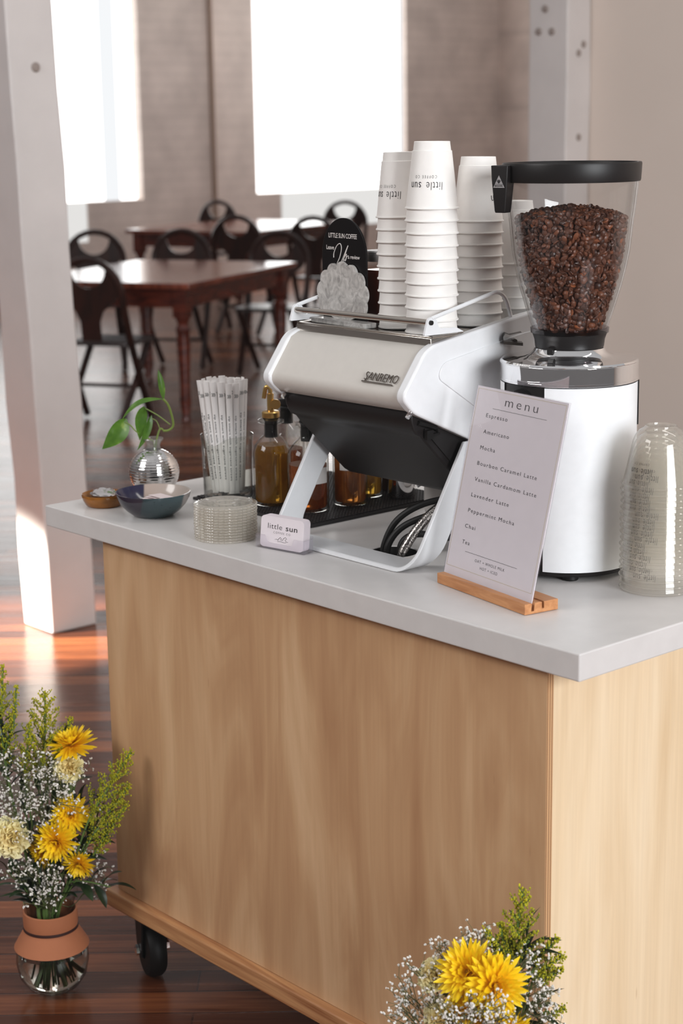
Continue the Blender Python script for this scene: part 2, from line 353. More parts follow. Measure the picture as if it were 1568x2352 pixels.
for i, (w, low) in enumerate(((W1, (6.85, 8.42)), (W2, (11.05, 13.02)))):
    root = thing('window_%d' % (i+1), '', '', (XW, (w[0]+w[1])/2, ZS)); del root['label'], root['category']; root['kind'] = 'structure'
    g = MB(); g.box((XW-.14, w[0], ZS), (XW-.12, w[1], ZT)); obj('window_pane', g, M_sky, root)
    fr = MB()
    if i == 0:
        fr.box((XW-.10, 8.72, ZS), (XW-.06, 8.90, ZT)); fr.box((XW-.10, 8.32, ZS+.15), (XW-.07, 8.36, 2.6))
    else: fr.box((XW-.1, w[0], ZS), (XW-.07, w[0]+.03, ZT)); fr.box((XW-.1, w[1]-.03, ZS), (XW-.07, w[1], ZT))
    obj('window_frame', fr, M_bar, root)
    lo = MB(); lo.box((XW+.002, low[0], .50), (XW+.012, low[1], ZS)); obj('sill_glow', lo, M_haze, root)
tr = MB(); tr.tube([(XW+.06, 10.06, .3), (XW+.06, 10.06, ZC)], .03, 12); struct('trim_1', tr, P('brown_pipe', srgb(150, 128, 114), .7))

M_post = P('old_white_paint', srgb(212, 206, 204), .55, noise=.05, nscale=6, bump=.25, bscale=22)
def post(name, x0, x1, y0, y1, zt, lean=(0, 0), bolts=()):
    m = MB(); n = 14
    rng = random.Random(3)
    for k in range(n+1):
        z = zt*k/n
        j = [rng.uniform(-.004, .004) for _ in range(8)]
        dx, dy = lean[0]*z, lean[1]*z
        m.v += [(x0+dx+j[0], y0+dy+j[1], z), (x1+dx+j[2], y0+dy+j[3], z), (x1+dx+j[4], y1+dy+j[5], z), (x0+dx+j[6], y1+dy+j[7], z)]
    for k in range(n):
        for i in range(4): m.f.append((k*4+i, k*4+(i+1) % 4, k*4+4+(i+1) % 4, k*4+4+i))
    m.f += [(3, 2, 1, 0), tuple(n*4+i for i in range(4))]; m.mi = [0]*len(m.f); m.tone = [.5]*len(m.v)
    o = struct(name, m, M_post, bevel=.006, loc=((x0+x1)/2, (y0+y1)/2, 0))
    for (p, nrm) in bolts:
        b = MB(); b.lathe([(0, .006), (.012, .005), (.016, .001), (.016, -.004)], seg=16, M=look(p, nrm)); obj('bolt_head', b, P('painted_bolt', srgb(150, 138, 132), .5), o)
    return o
post('wood_post', -3.562, -3.382, 1.236, 1.416, 3.6, (-.0166, -.0187), [((-3.41, 1.27+.03, 1.86), (1, 0, 0))])
post('wood_post', -3.84, -3.617, 4.073, 4.228, 4.2, (0, 0), [((-3.741, 4.072, 2.141), (0, -1, 0)), ((-3.778, 4.072, 2.048), (0, -1, 0)), ((-3.702, 4.072, 2.045), (0, -1, 0)),
     ((-3.616, 4.18, 1.989), (1, 0, 0)), ((-3.616, 4.149, 1.952), (1, 0, 0)), ((-3.616, 4.157, 1.597), (1, 0, 0))])
wr = MB(); wr.box((-3.84, 4.232, 0), (6.5, 4.38, 4.2)); struct('wall_right', wr, P('warm_white_plaster', srgb(216, 203, 193), .8, noise=.03, nscale=2))

# ------------------------------------------------------------------ background furniture
M_mahog = grain_mat('mahogany', srgb(62, 22, 14), srgb(112, 46, 28), (6, 6, 30), .22, .6)
M_mahogtop = grain_mat('polished_mahogany', srgb(92, 42, 28), srgb(140, 70, 48), (4, 30, 4), .16, .7)
M_chair = grain_mat('dark_bentwood', srgb(26, 11, 8), srgb(56, 24, 15), (20, 20, 4), .34, .4)
M_seat = P('grey_brown_seat', srgb(70, 62, 62), .35)
def table(label, N, e1, L1, L2, loc_group='dining tables by the windows'):
    e1 = Vector((e1[0], e1[1], 0)).normalized(); e2 = Vector((-e1.y, e1.x, 0))
    c = Vector((N[0], N[1], 0))+e1*L1/2+e2*L2/2
    t = thing('dining_table', label, 'table', c, math.atan2(e1.y, e1.x), loc_group)
    m = MB(); m.box((-L1/2, -L2/2, .765), (L1/2, L2/2, .80)); obj('tabletop', m, M_mahogtop, t, False, bevel=.006)
    m = MB(); a, b = L1/2-.07, L2/2-.07
    for lo, hi in (((-a, -b, .655), (a, -b+.025, .765)), ((-a, b-.025, .655), (a, b, .765)), ((-a, -b, .655), (-a+.025, b, .765)), ((a-.025, -b, .655), (a, b, .765))): m.box(lo, hi)
    obj('apron', m, M_mahog, t, False)
    for sx in (-1, 1):
        for sy in (-1, 1):
            m = MB(); p = [(.030, 0), (.022, .03), (.034, .10), (.030, .2), (.041, .45), (.036, .50), (.044, .53), (.030, .56), (.045, .60), (.045, .655)]
            m.lathe(p, (sx*(a-.02), sy*(b-.02), 0), 16, cap0=True); m.box((sx*(a-.02)-.042, sy*(b-.02)-.042, .60), (sx*(a-.02)+.042, sy*(b-.02)+.042, .765)); obj('leg', m, M_mahog, t, False)
    return t
table('long polished red-brown table nearest the cart, bright window sheen on its corner', (-6.46, 4.13), (-.46, .888), 1.6, 1.15)
table('farther red-brown table under the bright window, behind the first table', (-9.95, 7.35), (-.30, .954), 1.7, 1.3)
def make_chair(label, group):
    """folding bentwood chair; back at y=0, seat towards +y"""
    t = thing('folding_chair', label, 'chair', (0, 0, 0), 0, group)
    w = .205; zt = .95; za = zt-w
    arch = [(-w*1.0, 0.04, .03)] if False else []
    path = [(-w, .30, .02), (-w, .18, .25), (-w, .06, .50), (-w, .0, .66), (-w, -.02, za)]+[(-w*math.cos(R(a)), -.03, za+w*math.sin(R(a))) for a in range(15, 180, 15)]+[(w, -.02, za), (w, 0, .66), (w, .06, .5), (w, .18, .25), (w, .30, .02)]
    m = MB(); m.tube(path, .021, 8); obj('bent_frame', m, M_chair, t, False)
    h = [(.06, .49), (.06, .60), (.085, .66), (.165, .72), (.187, .76)]+[(.187*math.cos(R(a)), za+.187*math.sin(R(a))) for a in range(5, 55, 8)]
    notch = [(.105*math.cos(R(a)), za+.145+.10*math.sin(R(a))) for a in range(-5, -180, -12)]
    poly = h+notch+[(-x, z) for x, z in reversed(h)]
    m = MB(); m.prism(poly, lambda a, b, s: (a, s-.02+.12*max(0, .66-b), b), -.006, .006); obj('splat', m, M_chair, t, False)
    m = MB(); m.prism(round_poly([(-.19, .06), (.19, .06), (.20, .42), (-.20, .42)], .05), lambda a, b, s: (a, b, s), .455, .48); obj('seat', m, M_seat, t, False)
    for sx in (-1, 1):
        m = MB(); m.tube([(sx*.178, .36, .455), (sx*.178, .18, .25), (sx*.178, -.06, .02)], .021, 8); obj('rear_leg', m, M_chair, t, False)
    m = MB(); m.tube([(-w, .20, .21), (w, .20, .21)], .011, 8); obj('stretcher', m, M_chair, t, False)
    return t
CH = [  # location, direction the seat faces, label
    ((-6.78, 3.68), (-.5, .86), 'dark bentwood folding chair nearest the white post, at the near table edge'),
    ((-8.93, 5.14), (.75, -.6), 'dark folding chair back behind the table, beside the white post'),
    ((-8.5, 5.58), (.6, -.75), 'reddish-lit folding chair across the near table, between two others'),
    ((-7.74, 5.84), (.55, -.8), 'dark folding chair at the far right corner of the near table'),
    ((-12.05, 8.62), (.3, -.9), 'small dark folding chair at the far table, leftmost of that group'),
    ((-9.66, 7.0), (-.5, .86), 'dark folding chair with orange table edge seen through its back'),
    ((-9.0, 7.25), (-.5, .86), 'dark folding chair just to the left of the black arched sign'),
    ((-10.9, 9.25), (.5, -.85), 'high round chair back under the bright window, above the black sign'),
    ((-8.60, 7.86), (-.5, .86), 'dark folding chair between the black sign and the cup stacks')]
c0 = None
for (x, y), d, lab in CH:
    rz = math.atan2(d[1], d[0])-PI/2
    if c0 is None: c0 = make_chair(lab, 'folding chairs around the dining tables'); c0.location = (x, y, 0); c0.rotation_euler = (0, 0, rz)
    else: dup(c0, (x, y, 0), rz, lab)

# ------------------------------------------------------------------ cart and countertop
CX0, CX1, CY1, CT = -1.3717, 0., .68, .041
bm = bmesh.new()
HC, HRd = Vector((-.614, .224)), .041
def ring(z):
    o = [bm.verts.new((x, y, z)) for x, y in ((CX0, 0), (CX1, 0), (CX1, CY1), (CX0, CY1))]
    h = [bm.verts.new((HC.x+HRd*math.cos(2*PI*i/40), HC.y+HRd*math.sin(2*PI*i/40), z)) for i in range(40)]
    e = [bm.edges.new((o[i], o[(i+1) % 4])) for i in range(4)]+[bm.edges.new((h[i], h[(i+1) % 40])) for i in range(40)]
    bmesh.ops.triangle_fill(bm, edges=e, use_beauty=True, normal=(0, 0, 1)); return o, h
o1, h1 = ring(H); o2, h2 = ring(H-CT)
for a, b in ((o1, o2), (h1, h2)):
    for i in range(len(a)): bm.faces.new((a[i], a[(i+1) % len(a)], b[(i+1) % len(a)], b[i]))
bmesh.ops.recalc_face_normals(bm, faces=bm.faces)
me = D.meshes.new('countertop'); bm.to_mesh(me); bm.free(); me.materials.append(M_top)
ct = obj('countertop', me, None, None, False, bevel=.0022); tag(ct, 'long pale grey laminate countertop on the plywood coffee cart', 'countertop')

m = MB(); m.lathe([(HRd-.0006, H-.0012), (HRd-.0006, .902), (0, .902)], (HC.x, HC.y, 0), 40); m.lathe([(HRd-.0022, H-.0012), (HRd-.0022, .904), (0, .904)], (HC.x, HC.y, 0), 40); obj('dark_hole_liner', m, M_rubber, ct)  # added black cup, closed below, so the cable hole reads dark

cart = thing('coffee_cart', 'plywood coffee cart on casters with a pine base frame', 'cart', (-.65, .33, 0))
PX0, PX1, PY, PZ = -1.212, -.0815, .025, .188; ZU = H-CT-.0006
m = MB(); m.box((PX0, PY, PZ), (PX1, PY+.014, ZU)); fp = obj('front_panel', m, [M_ply], cart, smooth=False)
m = MB(); m.box((PX1+.0002, PY+.0004, PZ), (PX1+.0006, PY+.0136, ZU)); obj('plywood_edge', m, plyedge_mat(), fp, smooth=False)
m = MB(); m.box((PX1-.015, PY+.0145, PZ), (PX1, .62, ZU)); obj('end_panel', m, M_plyR, cart, smooth=False)
m = MB(); m.box((PX0, PY+.0145, PZ), (PX0+.015, .62, ZU)); obj('end_panel', m, M_ply, cart, smooth=False)
m = MB(); m.box((PX0, .621, PZ), (PX1, .635, ZU)); obj('back_panel', m, M_ply, cart, smooth=False)
m = MB(); m.box((-1.232, .006, .153), (-.062, .040, .187)); m.box((-1.232, .60, .153), (-.062, .64, .187)); m.box((-1.232, .04, .153), (-1.195, .6, .187)); m.box((-.10, .04, .153), (-.062, .6, .187))
obj('base_frame', m, M_pine, cart, bevel=.003)
wheel_ax = (HR*.93+HF*.36).normalized()
for cx, cy in ((-1.172, .072), (-.13, .072), (-1.172, .57), (-.13, .57)):
    c = Vector((cx, cy, .059))
    m = MB(); Mx = look(c, wheel_ax)
    m.lathe([(.020, -.019), (.044, -.019), (.052, -.0175), (.0575, -.010), (.0585, 0), (.0575, .010), (.052, .0175), (.044, .019), (.040, .014), (.022, .012), (.018, .019)], seg=40, M=Mx)
    w = obj('caster_wheel', m, M_rubber, cart)
    m = MB(); m.tube([c-wheel_ax*.031, c+wheel_ax*.031], .006, 10); m.tube([c-wheel_ax*.034, c-wheel_ax*.028], .011, 6); m.tube([c+wheel_ax*.028, c+wheel_ax*.034], .011, 6); obj('axle_bolt', m, M_chrome, w)
    m = MB(); side = Vector((0, 0, 1)).cross(wheel_ax)
    for s in (-1, 1):
        o_ = c+wheel_ax*(.025*s); Mf = frame(o_, side, (0, 0, 1))
        m.prism([(-.013, -.012), (.013, -.012), (.030, .083), (-.030, .083)], lambda a, b, t: (a, b, t), -.0018, .0018, M=Mf)
    Mf = frame(c, side, (0, 0, 1)); m.box((-.034, .083, -.03), (.034, .0915, .03), M=Mf); obj('caster_fork', m, M_blackpl, cart)

# ------------------------------------------------------------------ espresso machine
X0, X1 = -.832, -.474
em = thing('espresso_machine', 'white espresso machine with grey back panel and black underside, on the counter', 'coffee machine', ((X0+X1)/2, .30, H))
SIDE = [(.1405, 1.2155), (.1195, 1.2375), (.1195, 1.2500), (.165, 1.311), (.183, 1.3215), (.415, 1.3570), (.56, 1.365), (.60, 1.33), (.60, 1.13), (.40, 1.10), (.334, 1.128)]
poly = round_poly(SIDE, [.012, .012, .012, .02, .02, .05, .04, .05, .05, .03, .01], 5)
for k, (a, b) in enumerate(((X0, X0+.02), (X1-.02, X1))):
    m = MB(); m.prism(poly, lambda p, q, t: (t, p, q), a, b)
    sp = obj('side_panel', m, M_white, em, bevel=.006, bseg=3)
    cy, cz = .36, 1.235
    ins = round_poly([(.192, 1.268), (.205, 1.292), (.40, 1.325), (.53, 1.33), (.53, 1.165), (.37, 1.165), (.34, 1.172)], [.016, .02, .04, .03, .03, .03, .02], 5)
    m = MB(); xo = X0-.0016 if k == 0 else X1+.0004; m.prism(ins, lambda p, q, t: (t, p, q), xo-.0004, xo+.0016); obj('raised_field', m, M_white, sp, bevel=.001)
prof = [(.60, 1.30), (.56, 1.325), (.40, 1.322), (.215, 1.3205), (.186, 1.3185), (.170, 1.311), (.1275, 1.2530), (.1245, 1.2470), (.1245, 1.2390), (.128, 1.2320), (.143, 1.2175), (.158, 1.215), (.165, 1.22)]
m = MB(); m.strip(prof, lambda p, q, t: (t, p, q), X0+.018, X1-.018); obj('back_panel', m, M_ivory, em, ang=70)
prof = [(.152, 1.222), (.1490, 1.207), (.1500, 1.198), (.1545, 1.186), (.1600, 1.178), (.1720, 1.1725), (.1790, 1.1640), (.283, 1.062), (.296, 1.054), (.312, 1.051), (.56, 1.051), (.585, 1.07), (.585, 1.222)]
m = MB(); m.prism(prof, lambda p, q, t: (t, p, q), X0+.024, X1-.016)
hs = obj('underside_housing', m, M_blackmt, em, bevel=.003)
m = MB(); m.prism(round_poly([(.172, 1.188), (.24, 1.165), (.31, 1.13), (.31, 1.075), (.29, 1.070)], .012, 3), lambda p, q, t: (t, p, q), X1-.0155, X1-.0135); obj('end_cover', m, M_blackpl, hs)
m = MB(); m.tube([(X1-.013, .163, 1.197), (X1-.011, .20, 1.185), (X1-.013, .208, 1.174), (X1-.013, .19, 1.172)], .004, 8); m.box((X1-.0135, .176, 1.168), (X1-.006, .19, 1.183)); obj('power_switch', m, M_rubber, hs)
for x in (X0+.030, X1-.014):
    m = MB(); m.lathe([(0, .004), (.004, .0035), (.0045, 0), (.0045, -.004)], seg=14, M=look((x, .1415, 1.2105), (0.1, -.8, -.6))); obj('screw', m, M_chrome, em)
# leg band: one bent U strip, leaning back
def ushape(x0, x1, z0, z1, r, t):
    out = [(x0, z1)]+arc(x0+r, z0+r, r, 180, 270, 8)+arc(x1-r, z0+r, r, 270, 360, 8)+[(x1, z1)]
    ri = r-t; inn = [(x1-t, z1)]+[(q[0], q[1]) for q in arc(x1-r, z0+r, ri, 360, 270, 8)]+[(q[0], q[1]) for q in arc(x0+r, z0+r, ri, 270, 180, 8)]+[(x0+t, z1)]
    return out, inn
out, inn = ushape(X0-.004, X1+.004, H+.0006, 1.156, .042, .007)
m = MB(); n = len(out)
sh = lambda x, z, t: (x, .126+(z-H)*.612+t, z)
V = []
for t in (0, .058): V += [sh(x, z, t) for x, z in out]+[sh(x, z, t) for x, z in reversed(inn)]
F = []
for i in range(n-1):
    F += [(i, i+1, n+i+1, n+i), (2*n+i, 3*n+i, 3*n+i+1, 2*n+i+1), (i, 2*n+i, 2*n+i+1, i+1), (n+i, n+i+1, 3*n+i+1, 3*n+i)]
F += [(0, n, 3*n, 2*n), (n-1, 3*n-1, 4*n-1, 2*n-1)]
m.add(V, F); obj('leg_band', m, P('pale_grey_satin', srgb(214, 214, 216), .38), em, bevel=.0018)
m = MB(); m.prism(round_poly([(X0+.03, .4), (X1-.03, .4), (X1-.03, .62), (X0+.03, .62)], .04), lambda a, b, t: (a, b+.06, t), H+.0006, 1.058); obj('drip_tray_base', m, P('white_base', srgb(205, 200, 196), .3), em, bevel=.01)
m = MB(); TX0, TX1, TY0, TY1, TZ = X0+.012, X1-.012, .190, .545, 1.3345
m.box((TX0, TY0, 1.3150), (TX1, TY1, TZ-.003)); m.box((TX0, TY0, TZ-.003), (TX1, TY0+.006, TZ)); m.box((TX0, TY1-.006, TZ-.003), (TX1, TY1, TZ)); m.box((TX0, TY0, TZ-.003), (TX0+.006, TY1, TZ)); m.box((TX1-.006, TY0, TZ-.003), (TX1, TY1, TZ))
obj('cup_tray', m, M_steel, em, bevel=.0012)
m = MB(); m.tube([(TX0+.004, .186, 1.3560), (TX1+.002, .186, 1.3575)], .0052, 14); obj('cup_rail', m, M_steel, em)
for k, x in enumerate((TX0+.002, TX1+.002)):
    m = MB(); bp = round_poly([(.172, 1.337), (.181, 1.364), (.190, 1.3665), (.200, 1.362), (.205, 1.347), (.245, 1.345), (.262, 1.337)], [.003, .006, .004, .004, .005, .003, .002], 3)
    m.prism(bp, lambda p, q, t: (t, p, q), x-.002, x+.002); br = obj('rail_bracket', m, M_white, em)
    m = MB(); m.tube(smooth_path([(x, .190, 1.3635), (x, .25, 1.3765), (x, .325, 1.3925), (x, .342, 1.3945), (x, .356, 1.389), (x, .366, 1.376), (x, .378, 1.345)], 5), .0034, 8); obj('side_wire', m, M_white, em)
    m = MB(); sgn = 1 if k else -1; m.lathe([(0, .004), (.0038, .0035), (.004, 0)], seg=14, M=look((x+.002*sgn, .186, 1.3573), (sgn, 0, 0))); obj('rail_screw', m, M_blackpl, br)
# raised maker's lettering on the back panel
m = MB(); yv = Vector((0, .0425, .058)).normalized(); Mb = frame((-.5825, .1297, 1.2575), (1, 0, 0), yv)
V, F = text_geo('SANREMO', 1.02, -.016, 3, .1); w_ = V[:, 0].max()-V[:, 0].min()
m.add(np.stack([(V[:, 0]-V[:, 0].min())*.0775/w_, V[:, 1]*.0150/CAPH+.0045, V[:, 2]*.008+.0016], 1), F, Mb)
m.box((-.0015, 0, .0005), (.0700, .0019, .0036), Mb); m.box((.0045, .0019, .0005), (.0062, .0046, .0036), Mb)
obj('maker_lettering', m, M_darkmetal, em, smooth=False)
m = MB()
m.tube([(X1-.002, .372, 1.311), (X1+.006, .366, 1.3125), (X1+.016, .358, 1.313)], .005, 8)
obj('steam_lever_stem', m, P('black_nickel', (.10, .085, .075, 1), .25, 1.), em)
m = MB(); ppath = [(-.014, .002), (-.015, .010), (-.011, .016), (-.004, .013), (.016, .017)]
Ml = frame((X1+.016, .350, 1.313), HR, (0, 0, 1))
m.strip(ppath, lambda a, b, t: tuple(Ml @ Vector((a, b, t))), -.011, .011); m.prism([(-.014, -.002), (.018, -.005), (.018, .000), (-.014, .003)], lambda a, b, t: tuple(Ml @ Vector((a, b, t))), -.011, .011); obj('steam_lever', m, D.materials['black_nickel'], em)
# cords and hose through the counter hole
cords = [[(-.640, .226, .92), (-.640, .226, .955), (-.625, .243, 1.000), (-.590, .275, 1.030), (-.54, .33, 1.045), (-.50, .40, 1.06)],
         [(-.622, .218, .92), (-.622, .218, .958), (-.608, .236, .990), (-.575, .265, 1.012), (-.53, .32, 1.03), (-.50, .38, 1.055)],
         [(-.606, .232, .92), (-.606, .232, .955), (-.597, .240, .975), (-.57, .250, .984), (-.53, .28, .98), (-.50, .34, 1.01), (-.50, .4, 1.06)]]
for c in cords:
    m = MB(); m.tube(smooth_path(c, 6), .0058, 10); obj('power_cord', m, M_rubber, em)
def braid_mat():
    t = NT('braided_steel'); tc = t.n('TexCoord'); b = t.n('BsdfPrincipled', Metallic=1., Roughness=.3)
    v = t.n('TexVoronoi', Scale=420.); t.l(tc.outputs['Object'], v.inputs['Vector'])
    t.l(t.ramp(v.outputs[0], [(.2, (.62, .58, .54, 1)), (.7, (.08, .07, .07, 1))]), b.inputs['Base Color']); return t.done(b.outputs[0])
m = MB(); m.tube(smooth_path([(-.590, .222, .92), (-.590, .222, .950), (-.578, .244, .99), (-.560, .275, 1.025), (-.53, .33, 1.06)], 6), .0082, 12); obj('water_hose', m, braid_mat(), em)

# ------------------------------------------------------------------ grinder
GC = (-.342, .362)
gr = thing('coffee_grinder', 'tall white cylindrical coffee grinder with chrome top and bean hopper', 'coffee grinder', (GC[0], GC[1], H))
d2c = math.atan2(-.7536, .6573)                 # azimuth towards the viewer
S0, S1 = d2c-R(68), d2c-R(20)                   # black control strip
c3 = (GC[0], GC[1], 0)
m = MB(); m.lathe([(.1105, .965), (.1105, 1.2615)], c3, 120, a0=S1, a1=S0+2*PI); obj('body_shell', m, M_grinder, gr, ang=60)
m = MB(); m.lathe([(.1085, .958), (.1085, 1.2615)], c3, 24, a0=S0-.05, a1=S1+.05); cs = obj('control_strip', m, M_blackpl, gr, ang=60)
ka = d2c-R(41); kp = (GC[0]+.1085*math.cos(ka), GC[1]+.1085*math.sin(ka), 1.236)
m = MB(); m.lathe([(.0, .003), (.016, .003), (.017, .009), (.021, .009), (.022, 0)], seg=32, M=look(kp, (math.cos(ka), math.sin(ka), 0))); obj('dial', m, P('dark_dial', srgb(22, 20, 21), .25), cs)
m = MB(); m.lathe([(.0, .957), (.106, .957), (.1085, .965), (.0, .966)], c3, 64); obj('base_plate', m, M_blackpl, gr)
for a in (d2c+R(4), d2c+R(94), d2c+R(184), d2c+R(274)):
    m = MB(); m.lathe([(.012, H+.0006), (.013, .952), (.013, .9575)], (GC[0]+.094*math.cos(a), GC[1]+.094*math.sin(a), 0), 20, cap0=True); obj('foot', m, M_rubber, gr)
m = MB(); m.lathe([(.1105, 1.2625), (.1118, 1.2635), (.1118, 1.2665), (.1112, 1.267), (.1118, 1.2675), (.1118, 1.2920), (.1112, 1.2925), (.1112, 1.2932), (.1115, 1.2938), (.1085, 1.2965), (.086, 1.2978), (.072, 1.2998), (.0635, 1.3035), (.0580, 1.3090), (.0560, 1.3140), (.0540, 1.3142)], c3, 96); obj('chrome_collar', m, M_chrome, gr, ang=25)
m = MB(); m.lathe([(.0545, 1.3145), (.0553, 1.317), (.0566, 1.328), (.0592, 1.3355), (.060, 1.337), (.054, 1.3368), (0, 1.3362)], c3, 64); m.box((-.004, .054, 1.308), (.006, .060, 1.318), Matrix.Translation((GC[0], GC[1], 0)) @ Matrix.Rotation(d2c-PI/2-R(30), 4, 'Z')); obj('hopper_neck', m, M_blackpl, gr)
m = MB(); m.lathe([(.0598, 1.3372), (.0625, 1.3385), (.0632, 1.346), (.0610, 1.347)], c3, 64); obj('neck_ring', m, thin_glass('smoked_ring', (.45, .42, .44, 1)), gr)
GP = [(.0612, 1.347), (.0628, 1.352), (.0700, 1.374), (.0817, 1.4131), (.0885, 1.441), (.0938, 1.4685), (.0985, 1.5152), (.1022, 1.5425), (.1048, 1.5697), (.1056, 1.5790)]
m = MB(); m.lathe(GP, c3, 96); m.lathe([(r-.003, z) for r, z in GP], c3, 96); obj('hopper_glass', m, thin_glass('hopper_acrylic', (.97, .97, .97, 1), .02, 1.42), gr)
m = MB(); m.lathe([(.1040, 1.5770), (.1075, 1.5770), (.1085, 1.5795), (.1098, 1.6040), (.1090, 1.6065), (.1040, 1.6065), (.1015, 1.6005), (.0, 1.599)], c3, 96); ld = obj('lid', m, M_blackpl, gr)
ca = d2c-R(66); cp = Vector((GC[0]+.1165*math.cos(ca), GC[1]+.1165*math.sin(ca), 0)); nx = d2c-R(28)
Mc = Matrix.Translation(cp) @ Matrix.Rotation(nx-PI/2, 4, 'Z')        # local +y faces out
m = MB(); V = []
for z, hw, d in ((1.6040, .0150, .012), (1.582, .0138, .012), (1.535, .0096, .010), (1.5310, .0090, .009)):
    V += [(-hw, -d, z), (hw, -d, z), (hw, d, z), (-hw, d, z)]
F = [(k*4+i, k*4+(i+1) % 4, k*4+4+(i+1) % 4, k*4+4+i) for k in range(3) for i in range(4)]+[(3, 2, 1, 0), (12, 13, 14, 15)]
m.add(V, F, Mc); clip = obj('lid_clip', m, M_blackpl, gr, bevel=.0012)
m = MB(); Mt = frame(Mc @ Vector((0, .0126, 1.570)), Mc.to_3x3() @ Vector((-1, 0, 0)), (0, 0, 1))
m.add([(-.0102, 0, 0), (.0102, 0, 0), (0, .019, 0)], [(0, 1, 2)], Mt); em_ = obj('emblem', m, P('silver_print', srgb(150, 146, 146), .4), clip, smooth=False)
m = MB()
for k in range(-2, 3):
    a = k*R(20); m.add([(-.0008, .0065, .0003), (.0008, .0065, .0003), (.0055*math.sin(a)+.0005, .0065+.0060*math.cos(a), .0003), (.0055*math.sin(a)-.0005, .0065+.0060*math.cos(a), .0003)], [(0, 1, 2, 3)], Mt)
text_fit(m, 'MAHLKONIG', -.0072, .0072, .0016, .0026, Mt @ Matrix.Translation((0, 0, .0003)), 1., .01); m.box((-.0072, .0051, .0002), (.0072, .0056, .0004), Mt); obj('emblem_print', m, M_ink, clip, smooth=False)
m = MB(); m.box((.1106, -.004, 1.19), (.1125, .004, 1.262), Matrix.Translation((GC[0], GC[1], 0)) @ Matrix.Rotation(d2c+R(86), 4, 'Z')); obj('rear_bracket', m, M_blackpl, gr)

# coffee beans heaped in the hopper: nobody could count them
def bean_geo():
    V = []; F = []; U, W_ = 8, 6
    for j in range(W_+1):
        t = PI*j/W_
        for i in range(U):
            a = 2*PI*i/U; x = math.cos(t); y = math.sin(t)*math.cos(a); z = math.sin(t)*math.sin(a)
            if z > 0: z = z*.55
            if z > .2 and abs(y) < .3: z -= .42
            V.append((x*.0066, y*.0049, z*.0042))
    for j in range(W_):
        for i in range(U): F.append((j*U+i, j*U+(i+1) % U, (j+1)*U+(i+1) % U, (j+1)*U+i))
    return V, F
BV, BF = bean_geo(); m = MB()
gz = [z for r, z in GP]; grr = [r for r, z in GP]
Rz = lambda z: np.interp(z, gz, grr)
def put_bean(p, nrm):
    q = look(p, nrm) @ Euler((random.gauss(0, .6), random.gauss(0, .6), random.uniform(0, 2*PI)+(PI if random.random() < .5 else 0))).to_matrix().to_4x4()
    if random.random() < .6: q = q @ Matrix.Rotation(PI, 4, 'X')
    s = random.uniform(.86, 1.08); m.add(BV, BF, q @ Matrix.Scale(s, 4), 0, min(1, max(0, random.gauss(.42, .24))))
z = 1.3475
while z < 1.516:
    rr = Rz(z)-.0128; n = int(2*PI*rr/.0082)
    for i in range(n):
        a = 2*PI*(i+random.random()*.7)/n; zz = z+random.uniform(-.0022, .0022); r_ = rr-random.uniform(0, .0030)
        put_bean((GC[0]+r_*math.cos(a), GC[1]+r_*math.sin(a), zz), (math.cos(a), math.sin(a), -.2))
    z += .0060
z = 1.3560
while z < 1.51:
    rr = Rz(z)-.0185; n = int(2*PI*rr/.0095)
    for i in range(n):
        a = 2*PI*(i+random.random()*.7)/n; r_ = rr-random.uniform(0, .003)
        put_bean((GC[0]+r_*math.cos(a), GC[1]+r_*math.sin(a), z+random.uniform(-.002, .002)), (math.cos(a), math.sin(a), -.2))
    z += .0075
for i in range(620):
    r_ = .0865*math.sqrt(random.random()); a = random.uniform(0, 2*PI)
    put_bean((GC[0]+r_*math.cos(a), GC[1]+r_*math.sin(a), 1.5165+.0185*(1-(r_/.092)**2)+random.uniform(-.002, .002)), (random.gauss(0, .4), random.gauss(0, .4), 1))
m.lathe([(0, 1.3405), (.044, 1.3405), (.058, 1.385), (.0695, 1.43), (.077, 1.47), (.080, 1.506), (.0, 1.528)], c3, 32, mi=0)
m.tone[-7*32:] = [0.]*(7*32)
tag(obj('coffee_beans', m, bean_mat(), None, loc=(GC[0], GC[1], 1.35)), 'dark roasted coffee beans filling the clear grinder hopper', 'coffee beans', None, 'stuff')

# ------------------------------------------------------------------ menu sign
A = Vector((-.4116, .1299, 0)); W = Vector((.984, -.1781, 0)).normalized(); Dp = Vector((.1781, .984, 0)).normalized()
ms = thing('menu_sign', 'white drinks menu in a clear acrylic sheet slotted in a beech base', 'menu', (A+W*.116+Dp*.03)+Vector((0, 0, H)))
Mm = Matrix.Translation((A.x, A.y, H+.0006)) @ Matrix(((W.x, Dp.x, 0, 0), (W.y, Dp.y, 0, 0), (0, 0, 1, 0), (0, 0, 0, 1)))
prof = [(0, 0), (.0625, 0), (.0625, .0165), (.0360, .0165), (.0360, .0060), (.0320, .0060), (.0320, .0165), (.0185, .0165), (.0170, .0040), (.0120, .0040), (.0136, .0165), (0, .0165)]
m = MB(); m.prism(prof, lambda a, b, t: (t, a, b), 0, .2317, Mm); obj('wooden_base', m, M_beech, ms, smooth=False, bevel=.0008)
O = Vector((-.4148, .1472, .962)); V_ = Vector((.0121, .0669, .3007)).normalized(); Mp = frame(O, W, V_)   # z towards the viewer
PW, PH = .233, .3083
m = MB(); m.box((0, -.0075, -.0022), (PW, PH, .0018), Mp); ac = obj('acrylic_sheet', m, M_acryl, ms, smooth=False, bevel=.0005)
m = MB(); m.box((.0012, .0, -.0008), (PW-.0012, PH-.0012, .0004), Mp); sheet = obj('menu_paper', m, P('menu_paper', srgb(234, 227, 230), .6), ms, smooth=False)
m = MB(); Mt = Mp @ Matrix.Translation((0, 0, .0006))
